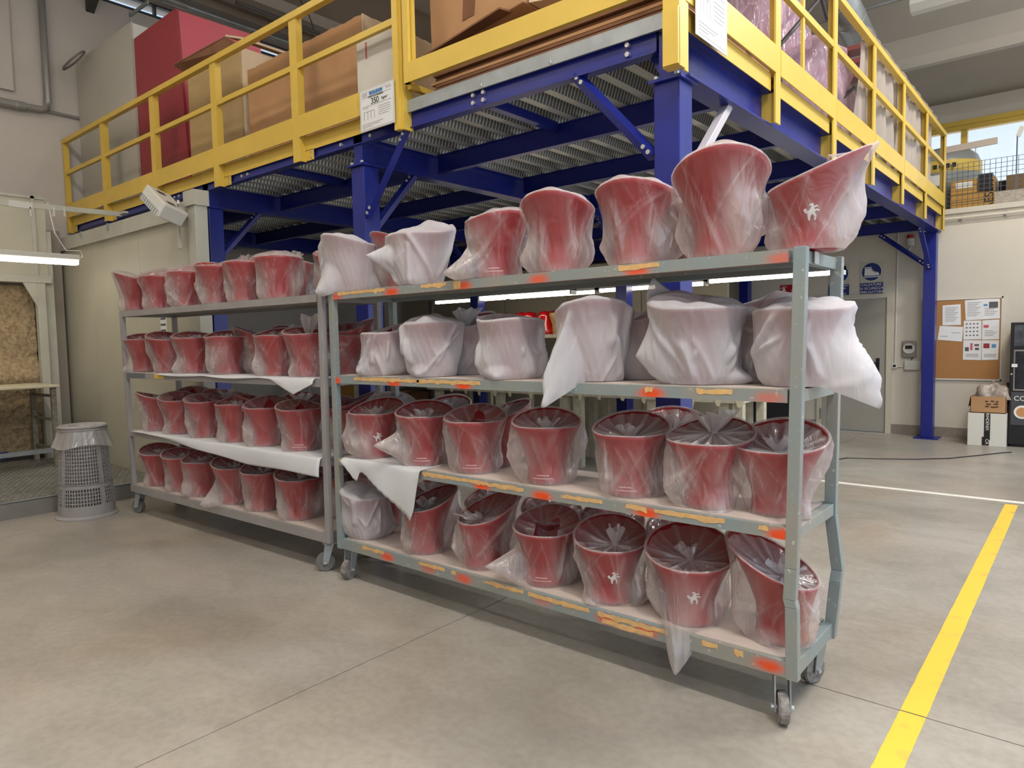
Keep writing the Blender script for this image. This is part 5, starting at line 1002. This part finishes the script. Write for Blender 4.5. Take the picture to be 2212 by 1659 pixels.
def bag(t, k, phi, seed, kind, top, lobes, nt, m, slackk=1.0, knot=(0, 0, -.05), tuft=(.045, .07, 0, 0), pleat_backlight=0.0):
    """film pulled over the shell: straight from rim to base where slack, with pleats, hanging corners, and a gathered, tucked or capped top"""
    rng = np.random.RandomState(seed); ph = rng.rand(16) * 6.283; th = 2 * PI * np.arange(nt) / nt; c, s_ = np.cos(th), np.sin(th); rows, sl = [], []
    RR, ZR = rim_r(th, k), rim_z(th, k); ns = 30
    foam = kind == 'foam'; WG = (rng.normal(0, .30), rng.normal(0, .22))
    CR = [(rng.rand() * 6.283, rng.normal(0, 1.0), .08 + .14 * rng.rand(), (.007 + .010 * rng.rand()) * (1.5 if foam else 1), rng.rand() * .5 - .1, .55 + rng.rand() * .6, .12) for _ in range(11 if foam else 12)]
    CR += [(rng.rand() * 6.283, rng.normal(0, 1.3), .045, .003, rng.rand() * .7 - .1, .45 + rng.rand() * .8, .55) for _ in range(4 if foam else 20)]
    for u in np.linspace(.006, 1, ns):
        w0 = wall_r(th, np.full(nt, u), k)
        va = th + phi - RIGHT[0] + WG[0]; side = np.abs(np.cos(va)) ** 1.6 * (1 + WG[1] * np.sign(np.cos(va))) * (.75 + .25 * np.sin(5 * u + ph[0]))
        tuck = min(1, (u + .02) / .13) ** .6; base = RB * (1.06 + ((.20 if foam else .34) * side + .10 * (1 + np.sin(3 * th + ph[1]))) * tuck * (min(1, (u + .16) / .5) if not foam else 1)); base = np.minimum(base, RR * 1.12)
        hull = base + (RR - base) * u ** 1.15
        f = (.10 + .16 * np.sin(3 * th + ph[2] - 3.1 * u) + .10 * np.sin(5 * th + ph[3] + 5 * u)) + 1.0 * side
        if foam: f = f * .6 + .5
        f = np.clip(f, 0, 1.1) * slackk
        cre = np.zeros(nt); crs = np.zeros(nt)
        for q0, sl_, wd, am, ua, ub, gk in CR:
            d = np.abs((th - q0 - sl_ * u + PI) % (2 * PI) - PI) / wd; g = np.clip(1 - d, 0, 1) * max(0, min(1, (u - ua) / .12)) * max(0, min(1, (ub - u) / .12)); cre = np.maximum(cre, am * g); crs = np.maximum(crs, gk * g ** 1.3)
        bulge = .012 * slackk * (1 - u) * np.clip(np.sin(2 * th + ph[6]) + .3 * np.sin(5 * th + ph[7]), 0, 1.3) + (.012 if foam else 0) * math.sin(PI * u)
        rip = .0022 * np.sin(13 * th + ph[8] + 9 * u) * (1 - .5 * u)
        r = w0 + .0035 + f * (hull - w0) + cre * (.45 + .8 * f) + bulge * math.sin(PI * min(1, .25 + u)) + np.abs(rip)
        z = np.maximum(u * ZR, .0015); x_, y_ = r * c, r * s_; gat = np.clip((r - w0) / .05, 0, 1) * .8 + .35 * np.exp(-(u / .10) ** 2) + .55 * crs
        for a_, uz, wa, wu, amp, dz in lobes:
            d = ((th - (a_ - phi) + PI) % (2 * PI) - PI) / wa; e = (u - uz) / wu; q = np.clip(1 - np.sqrt(d * d + e * e), 0, 1) ** 1.25
            x_ = x_ + amp * q * (.35 * c + .65 * math.cos(a_ - phi)); y_ = y_ + amp * q * (.35 * s_ + .65 * math.sin(a_ - phi)); z = z + dz * q; gat = np.maximum(gat, q ** .5 * .8)
        rows.append(np.stack([x_, y_, z], 1)); sl.append(gat)
    for dr, dz_ in (((.0045, .004), (.001, .0075), (-.005, .007), (-.009, .002)) if not foam else ((.004, .006), (-.004, .013))): rows.append(np.stack([(RR + dr) * c, (RR + dr) * s_, ZR + dz_], 1)); sl.append(np.full(nt, .45))
    pl = np.sin(17 * th + ph[9]) * .6 + np.sin(11 * th + ph[10]) * .4 + .3 * np.sin(29 * th + ph[13])
    if top == 'tie':
        zk = ZR.mean() + knot[2]
        for u in np.linspace(.05, 1, 12):
            q = 1 - u; r = RR * q + .012 * u + .004
            sag = math.sin(PI * min(1, u * 1.0)) * (.012 + .010 * pl) - .02 * math.sin(PI * u)
            rows.append(np.stack([r * c + knot[0] * u, r * s_ + knot[1] * u, ZR * q ** 1.15 + zk * (1 - q ** 1.15) + sag], 1)); sl.append(.18 + pleat_backlight + .35 * u + (.28 + pleat_backlight) * np.clip(pl, 0, 1))  # extra density whitens some pleats, backlight put into the film
        for u in np.linspace(.1, 1, 7):
            r = .011 + tuft[0] * u ** .9 * (1 + .35 * np.sin(3 * th + ph[11]) + .22 * np.sin(7 * th + ph[4]))
            rows.append(np.stack([r * c + knot[0] + tuft[2] * u, r * s_ + knot[1] + tuft[3] * u, zk + tuft[1] * u + .014 * u * np.sin(4 * th + ph[2])], 1)); sl.append(np.full(nt, .75))
    elif top == 'in':
        for u in np.linspace(.08, 1, 10):
            r = RR * (1 - .62 * u) * (1 + .10 * u * np.sin(4 * th + ph[9]) + .05 * u * np.sin(9 * th + ph[10])); z = ZR + .006 * math.sin(PI * min(1, 3 * u)) - u * (.05 + .035 * np.sin(3 * th + ph[11])) + .008 * pl * u
            rows.append(np.stack([r * c, r * s_, z], 1)); sl.append(.3 + .35 * np.clip(pl, 0, 1))
    else:
        for u in np.linspace(.07, 1, 10):
            r = np.maximum(RR * (1 - u), .001); rise = 1 - (1 - u) ** 2.2; rid = .5 + .5 * np.cos(2 * (th - ph[9]))
            z = ZR + .012 + rise * (.018 + (.030 if foam else .012) * rid ** 2 + .010 * np.sin(3 * th + ph[10])) + .006 * np.sin(7 * th + ph[11] + 5 * u) * (1 - u)
            zc = (ZR.mean() + .015); z = z * (1 - u ** 2) + zc * u ** 2
            rows.append(np.stack([r * c, r * s_, z], 1)); sl.append(np.full(nt, .5))
    V, Fq = loft(rows, nt); return np_mesh('foam_bag' if foam else 'plastic_bag', V, Fq, m, t, attr=np.concatenate(sl))
def place(px, z, y, phi, label, kind='clear', top='tie', lobes=(), k=(1, 1, 1), seed=0, marks='', group=None, nt=88, slackk=1.0, knot=(0, 0, -.05), tuft=(.045, .07, 0, 0), pleat_backlight=0.0, zp=None, xw=None):
    """stand one bagged bucket on shelf height z in the row at depth y; phi: where its high side points, seen from the front (0 right, 90 away, 180 left, 270 towards us)"""
    p = at(px, zp if zp else 900, 'y', y); X = p[0] if xw is None else xw; vd = math.atan2(y, X); right = vd - PI / 2; rzv = right + math.radians(phi)
    t = thing('bagged_bucket', label, 'bucket', (X, y, z + .004), rzv, group)
    o = bpy.data.objects.new('bucket_shell', shell_mesh(k)); COL.objects.link(o); o.parent = t
    RIGHT[0] = right
    front = right - PI / 2 - rzv      # local angle that faces the viewer
    lb = [(math.radians(a) + right, u, math.radians(wa), wu, amp * (1 if kind == 'foam' or amp > .11 else .7), dz) for a, u, wa, wu, amp, dz in lobes]
    if 'h' in marks: emblem(t, k, front + .1, .135, .030, 'horse_emblem', [HORSE], WHITE)
    if 't' in marks: emblem(t, k, front - .25, .045, .050, 'lettering', letter_rows(seed, ((.6, .10), (1.0, .09))), LET)
    bag(t, k, rzv, seed + 100, 'foam' if kind == 'foam' else 'film', top, lb, nt, FOAM if kind == 'foam' else FILM, slackk, knot, tuft, pleat_backlight)
    return t
GR = {3: 'buckets on the top shelf', 2: 'buckets on the upper middle shelf', 1: 'buckets on the lower middle shelf', 0: 'buckets on the bottom shelf'}
SN = {3: 'top', 2: 'upper middle', 1: 'lower middle', 0: 'bottom'}
for _k in ():
    pass
YFR, YBK = 2.775, 3.005
ORD = ['first', 'second', 'third', 'fourth', 'fifth', 'sixth', 'seventh', 'eighth']
# ---- blue-grey trolley.  px, py (a point of the bucket at mid height), phi, kind, top, lobes, scale, marks, extra words
A = {
 3: [(762, 590, 200, 'foam', 'cap', [(200, .12, 45, .4, .10, -.05), (350, .1, 35, .4, .06, -.03)], (1, .6, 1), '', 'white foam bag with a hanging corner over the gap between trolleys'),
     (905, 570, 60, 'foam', 'cap', [(185, .55, 30, .30, .14, .02), (30, .95, 40, .3, .03, .03)], (1.08, .8, 1.02), '', 'white foam bag with a pointed corner sticking out left'),
     (1075, 530, 300, 'clear', 'cap', [(190, .12, 50, .45, .13, -.01)], (.98, .25, 1.0), 't', 'clear film spread wide at lower left'),
     (1208, 520, 250, 'clear', 'cap', [(170, .85, 30, .25, .03, .03), (195, .15, 40, .4, .06, 0)], (1.02, .8, 1.02), '', 'clear film with long vertical creases'),
     (1374, 495, 250, 'clear', 'cap', [(345, .2, 45, .5, .08, 0)], (1.02, .25, 1.08), '', 'clear film with a nearly level rim'),
     (1555, 470, 275, 'clear', 'cap', [(20, .55, 40, .32, .17, -.03), (165, .85, 30, .2, .05, .02)], (1.10, 1.1, 1.10), '', 'high domed rim and a bag corner flapping right'),
     (1745, 490, 15, 'clear', 'in', [(15, .92, 30, .2, .06, .05)], (1.06, 1.5, .98), 'h', 'rim rising steeply to a knotted corner, at right end')],
 2: [(832, 760, 30, 'foam', 'in', [(200, .1, 40, .4, .05, 0)], (.92, .7, .88), '', 'white foam bag folded over at its rim, left end'),
     (940, 770, 100, 'foam', 'cap', [(230, .06, 35, .2, .05, 0)], (1, .3, 1.0), '', 'smooth white foam bag with a vertical seam'),
     (1106, 770, 110, 'foam', 'in', [(240, .05, 40, .2, .06, 0), (160, 1, 30, .25, .01, .02)], (1, .3, 1.0), '', 'white foam bag with the red shells showing above it'),
     (1285, 755, 270, 'foam', 'cap', [(218, .04, 30, .8, .19, -.12)], (1.06, .7, 1.06), '', 'white foam bag whose corner hangs over the shelf edge'),
     (1510, 745, 120, 'foam', 'cap', [(185, .35, 45, .5, .09, 0), (345, .05, 30, .2, .08, 0), (150, 1, 40, .35, .0, .10)], (1.2, .7, 1.10), '', 'biggest white foam bag, with a peak on top'),
     (1722, 755, 60, 'foam', 'cap', [(338, .02, 30, .9, .17, -.08), (5, .9, 40, .3, .04, .02)], (1.0, .4, 1.0), '', 'white foam bag with a corner hanging past the right end')],
 1: [(812, 950, 60, 'clear', 'tie', [(185, .5, 45, .5, .09, 0)], (1, .8, 1.0), 'h', 'white horse emblem and a loose white flap at left'),
     (919, 955, 85, 'clear', 'tie', [(188, .42, 32, .30, .13, 0)], (1, .7, 1.02), 't', 'bag corner pointing left over its neighbour'),
     (1027, 975, 80, 'clear', 'in', [(185, .4, 45, .5, .04, 0)], (1.0, .7, 1.0), 't', 'printed lines near the base and a bunched film top'),
     (1182, 985, 90, 'clear', 'tie', [(188, .45, 55, .5, .10, 0), (0, .5, 50, .5, .06, 0)], (1.02, .7, 1.02), 't', 'bag ballooning out on both sides'),
     (1362, 1000, 80, 'clear', 'tie', [(215, .12, 50, .3, .05, 0), (345, .1, 40, .3, .06, 0)], (1.02, .8, 1.02), 't', 'shiny gathered film filling its mouth'),
     (1531, 1030, 70, 'clear', 'tie', [(290, .05, 50, .3, .05, -.02), (200, .1, 45, .4, .05, 0)], (1.06, .8, 1.0), '', 'diagonal crease down the front and film knotted behind'),
     (1680, 1005, 75, 'clear', 'tie', [(320, .04, 40, .4, .05, 0)], (1.08, 1.0, .98), '', 'wide mouth covered in white pleats, behind the corner post')],
 0: [(796, 1120, 150, 'foam', 'cap', [], (.96, .6, .90), '', 'white foam bag at the left end under the hanging cloth'),
     (921, 1130, 20, 'clear', 'tie', [(0, .6, 40, .35, .09, 0)], (.95, 1.2, .98), '', 'crinkled bag gathered at its right side'),
     (1043, 1160, 25, 'clear', 'tie', [(190, .3, 40, .4, .03, 0)], (.98, 1.4, 1.0), '', 'mouth rising right and a film bow in it'),
     (1179, 1200, 70, 'clear', 'in', [(190, .35, 40, .32, .15, .0), (205, .1, 50, .4, .08, 0)], (1.0, .9, .98), 't', 'open empty mouth and a bag corner pointing left'),
     (1320, 1240, 90, 'clear', 'tie', [(335, .15, 50, .45, .10, 0), (220, .03, 50, .25, .05, 0)], (1.02, 1.0, .98), 'h', 'film tied starwise over its mouth, crumpled at right'),
     (1492, 1270, 95, 'clear', 'tie', [(254, .06, 52, 1.0, .12, -.17), (0, .3, 40, .5, .03, 0)], (1.12, 1.2, 1.0), 'h', 'dark open mouth and a corner hanging over the front edge'),
     (1690, 1280, 165, 'clear', 'tie', [(190, .25, 45, .5, .07, 0), (240, .05, 50, .2, .04, 0)], (1.06, 1.7, 1.02), '', 'steeply sloping mouth, behind the dented corner post')]}
sd = 0
KN = {(1, 5): ((0.05, .0, .0), (.075, .085, .03, 0)), (0, 4): ((-.01, -.02, -.035), (.025, .08, 0, 0)), (0, 5): ((.02, 0, -.045), (.03, .05, .02, .02)), (0, 2): ((-.02, 0, -.05), (.05, .04, -.06, 0))}
for lv, row in A.items():
    for i, (px, py, phi, kind, top, lobes, k, marks, words) in enumerate(row):
        sd += 1; kn, tf = KN.get((lv, i), ((0, 0, -.05), (.04, .05, 0, 0)))
        yy = YFR + (.05 if (lv, i) in ((1, 6), (0, 6), (2, 5), (3, 6)) else 0) - (.0 if (lv, i) != (0, 5) else .0)
        place(px, TOPS[lv], yy, phi, ('bucket in ' + words if kind == 'foam' else 'red bucket with ' + words) + ', %s shelf' % SN[lv], kind, top, lobes, k, sd, marks, GR[lv] + ' of the blue-grey trolley', 144, 1.0, kn, tf, {(1, 4): .28, (1, 5): .35, (1, 6): .35, (1, 3): .12, (0, 6): .15}.get((lv, i), 0), zp=py)
BACK = {3: [(868, 575, 200, 'clear', 'in', 'red bucket half hidden between the two white foam bags on the top shelf'), (1490, 500, 30, 'clear', 'cap', 'red bucket in milky film behind the domed one on the top shelf')],
        2: [(752, 750, 20, 'clear', 'in', 'red bucket in brownish clear film at the back, left end of the upper middle shelf'), (1005, 765, 40, 'foam', 'tie', 'dim pink bag with a tall film tuft at the back of the upper middle shelf'), (1392, 730, 20, 'foam', 'cap', 'white foam bag behind, between the hanging-corner one and the peaked one'), (1640, 745, 60, 'foam', 'cap', 'white foam bag at the back of the upper middle shelf near the right posts')],
        1: [(755, 930, 0, 'clear', 'in', 'dark red bucket at the back left end of the lower middle shelf'), (845, 905, 90, 'foam', 'in', 'white foam bag standing behind the horse emblem bucket'), (955, 905, 60, 'foam', 'tie', 'white foam bag rising behind the second and third buckets of the lower middle shelf'), (1075, 925, 20, 'clear', 'tie', 'small-looking red bucket behind the third and fourth on the lower middle shelf'), (1452, 980, 90, 'clear', 'tie', 'red bucket with bright gathered film, back row between the fifth and sixth')],
        0: [(765, 1060, 10, 'clear', 'in', 'dark red bucket at the back left corner of the bottom shelf'), (830, 1070, 150, 'clear', 'in', 'dark red bucket behind the hanging cloth on the bottom shelf'), (925, 1075, 30, 'clear', 'tie', 'red bucket with dark film, back row behind the second of the bottom shelf'), (1062, 1105, 60, 'clear', 'tie', 'red bucket with shiny film, back row behind the bow bucket of the bottom shelf'), (1195, 1140, 100, 'clear', 'tie', 'red bucket with pale film, back row behind the open empty one'), (1322, 1170, 90, 'clear', 'in', 'red bucket, back row behind the star-tied one on the bottom shelf'), (1478, 1200, 110, 'clear', 'tie', 'red bucket with bright knotted film, back row behind the dark-mouthed one')]}
for lv, row in BACK.items():
    for i, (px, py, phi, kind, top, label) in enumerate(row):
        sd += 1; tf = (.06, .11, .02, 0) if (lv, i) == (2, 1) else (.05, .06, 0, 0)
        place(px, TOPS[lv], YBK, phi, label, kind, top, (), (.98, 1, 1.0), sd, '', GR[lv] + ' of the blue-grey trolley', 72, 1, (0, 0, -.03), tf, .25 if lv < 2 and i > 2 else 0, zp=py)
# ---- grey trolley
def ly(x): return LY0 + (x - LX0) * math.tan(LRZ)
B = {3: [(295, 620, 170, 'rim leaning out to the left'), (345, 610, 70, 'film twisted at upper left'), (405, 610, 70, 'smooth clear film'), (472, 605, 110, 'white folded film over its mouth'), (530, 590, 80, 'a small film ear on top'), (602, 590, 90, 'smooth rounded front')],
     2: [(312, 750, 90, 'torn film tail at left'), (365, 755, 110, 'many fine creases'), (422, 755, 100, 'a white film rim fold'), (492, 760, 80, 'crumpled film at lower left'), (600, 755, 70, 'mouth full of film'), (668, 760, 110, 'a tall film tail')],
     1: [(345, 890, 170, 'a ragged white film top'), (392, 895, 105, 'whitish left side'), (448, 900, 110, 'pink evenly draped film'), (515, 905, 70, 'pale rim fold'), (578, 920, 80, 'film bunched at its rim'), (652, 925, 110, 'bright red rounded front')],
     0: [(348, 1020, 100, 'its mouth flaring left'), (398, 1040, 110, 'starry gathered film on top'), (440, 1030, 70, 'whitish film over its rim'), (510, 1060, 110, 'film spreading wide at lower left'), (572, 1070, 90, 'a film tail over its mouth'), (650, 1085, 110, 'a white film bow')]}
for lv, row in B.items():
    for i, (px, py, phi, words) in enumerate(row):
        sd += 1; rng = np.random.RandomState(sd); p = at(px, py, 'y', 2.75); y = ly(p[0]) + .165; p = at(px, py, 'y', y)
        lo = [(200, .12, 45, .4, .03 + .04 * rng.rand(), 0)]
        if words.startswith('film spreading'): lo = [(195, .1, 50, .6, .16, -.01)]
        if 'torn film tail' in words: lo = [(195, .1, 40, .4, .08, -.02)]
        top = 'in' if lv in (1, 3) and i % 3 else 'tie'; tf = (.03, .03, 0, 0)
        if 'tall film tail' in words: top, tf = 'tie', (.05, .14, -.07, 0)
        if 'bow' in words or 'ear' in words: top, tf = 'tie', (.035, .06, -.06, -.02)
        if lv == 3: top = 'cap' if i not in (3, 4) else top
        place(px, TOPL[lv], y, phi, 'red bucket with %s, %s from left, %s shelf, grey trolley' % (words, ORD[i], SN[lv]), 'clear', top, lo, (.98, .45 + .3 * rng.rand(), 1.0), sd, 't' if (lv, i) in ((1, 5),) else '', GR[lv] + ' of the grey trolley', 80, .8, (0, 0, -.03), tf, zp=py)
    for i in range({3: 2, 2: 3, 1: 5, 0: 5}[lv]):
        sd += 1; X = {3: [-4.05, -4.6], 2: [-3.98, -4.55, -5.05], 1: [-6.15, -5.6, -5.1, -4.55, -4.0], 0: [-6.1, -5.55, -5.0, -4.5, -4.0]}[lv][i]; y = ly(X) + .385
        place(0, TOPL[lv], y, 90 + 40 * (i % 3), 'red bucket in back row, %s shelf of grey trolley, %s from right post' % (SN[lv], ORD[i] if lv in (2, 3) else ORD[4 - i]), 'clear', 'tie' if i % 2 else 'in', (), (1, .9, 1.02), sd, '', GR[lv] + ' of the grey trolley', 56, 1, (0, 0, -.02), (.06, .07, 0, 0), xw=X)
# ------------------------------------------------------------------ foam sheets lying on the shelves
def draped(name, label, x0, x1, yb, yfront, z, hang, m=SHEET, ax=None, nx=60, ny=14, ang=0.0, org=(0, 0)):
    """sheet lying on a shelf and hanging over its front edge; hang(u) = drop at the fraction u of its length"""
    vs = []; fs = []; nh = 10
    for i in range(nx + 1):
        u = i / nx; x = x0 + (x1 - x0) * u; h_ = hang(u)
        for j in range(ny): vs.append((x, yb + (yfront - yb) * j / (ny - 1), z + .004 + .0015 * math.sin(5 * x + j)))
        for j in range(1, nh + 1):
            s = j / nh; vs.append((x, yfront - .004 - .012 * math.sin(PI * min(1, s * 1.2) * .6) - .008 * math.sin(7 * u * 2 + 1) * s, z + .004 - h_ * s))
    k = ny + nh
    for i in range(nx):
        for j in range(k - 1): fs.append((i * k + j, (i + 1) * k + j, (i + 1) * k + j + 1, i * k + j + 1))
    ca, sa = math.cos(ang), math.sin(ang); vs = [(org[0] + x * ca - y * sa, org[1] + x * sa + y * ca, zz_) for x, y, zz_ in vs]
    o = MB().add(vs, fs).build(name, m, smooth=True, fix=False); so = o.modifiers.new('s', 'SOLIDIFY'); so.thickness = .0015
    return tag(o, label, 'foam sheet')
def hang_r(u):
    pts = [(0, .05), (.10, .10), (.20, .17), (.24, .13), (.30, .15), (.45, .24), (.60, .30), (.74, .37), (.80, .41), (.86, .30), (.90, .06), (1, .03)]
    for (a, ha), (b, hb) in zip(pts, pts[1:]):
        if u <= b: v = (u - a) / (b - a); return ha + (hb - ha) * v + .006 * math.sin(60 * u)
    return .03
x0 = at(742, 1000, 'y', RY)[0]; x1 = at(912, 1035, 'y', RY)[0]
def hang_cloth(u):
    pts = [(0, .03), (.10, .10), (.16, .04), (.22, .03), (.5, .10), (.7, .19), (.82, .25), (.9, .29), (.96, .24), (1, .02)]
    pts = [(0, .02), (.08, .06), (.16, .115), (.20, .13), (.23, .075), (.28, .07), (.45, .13), (.62, .20), (.76, .255), (.84, .275), (.88, .30), (.93, .22), (1, .01)]
    for (a, ha), (b, hb) in zip(pts, pts[1:]):
        if u <= b: return ha + (hb - ha) * (u - a) / (b - a) + .003 * math.sin(90 * u)
    return .02
draped('foam_sheet', 'torn white foam sheet hanging over the left part of the lower middle shelf, blue-grey trolley', x0, x1, RY + .22, RY, TOPS[1], hang_cloth)
draped('foam_sheet', 'long white foam sheet drooping over the lower middle shelf of the grey trolley', -2.72, -.05, .40, 0, TOPL[1], lambda u: max(.002, min(.115, -.02 + .20 * u) + .004 * math.sin(20 * u)), ang=LRZ, org=(LX0, LY0))
draped('foam_sheet', 'white foam sheet with a drooping corner on the upper middle shelf of the grey trolley', -2.2, -.08, .38, 0, TOPL[2], lambda u: .006 + .012 * abs(math.sin(9 * u)) + .09 * max(0, 1 - abs(u - .90) / .13), ang=LRZ, org=(LX0, LY0))
bpy.context.view_layer.update()
# lettering becomes plain mesh
dg = bpy.context.evaluated_depsgraph_get()
for o in [o for o in bpy.data.objects if o.type == 'FONT']:
    me = bpy.data.meshes.new_from_object(o.evaluated_get(dg)); n = o.name; o.name = 'old'
    q = bpy.data.objects.new(n, me); COL.objects.link(q); q.parent = o.parent; q.location = o.location; q.rotation_euler = o.rotation_euler; q.scale = o.scale
    if not me.materials: me.materials.append(o.data.materials[0])
    bpy.data.objects.remove(o)
for o in list(bpy.data.objects):
    if o.parent is None and o.name.startswith('lettering'): print('orphan', o.name)
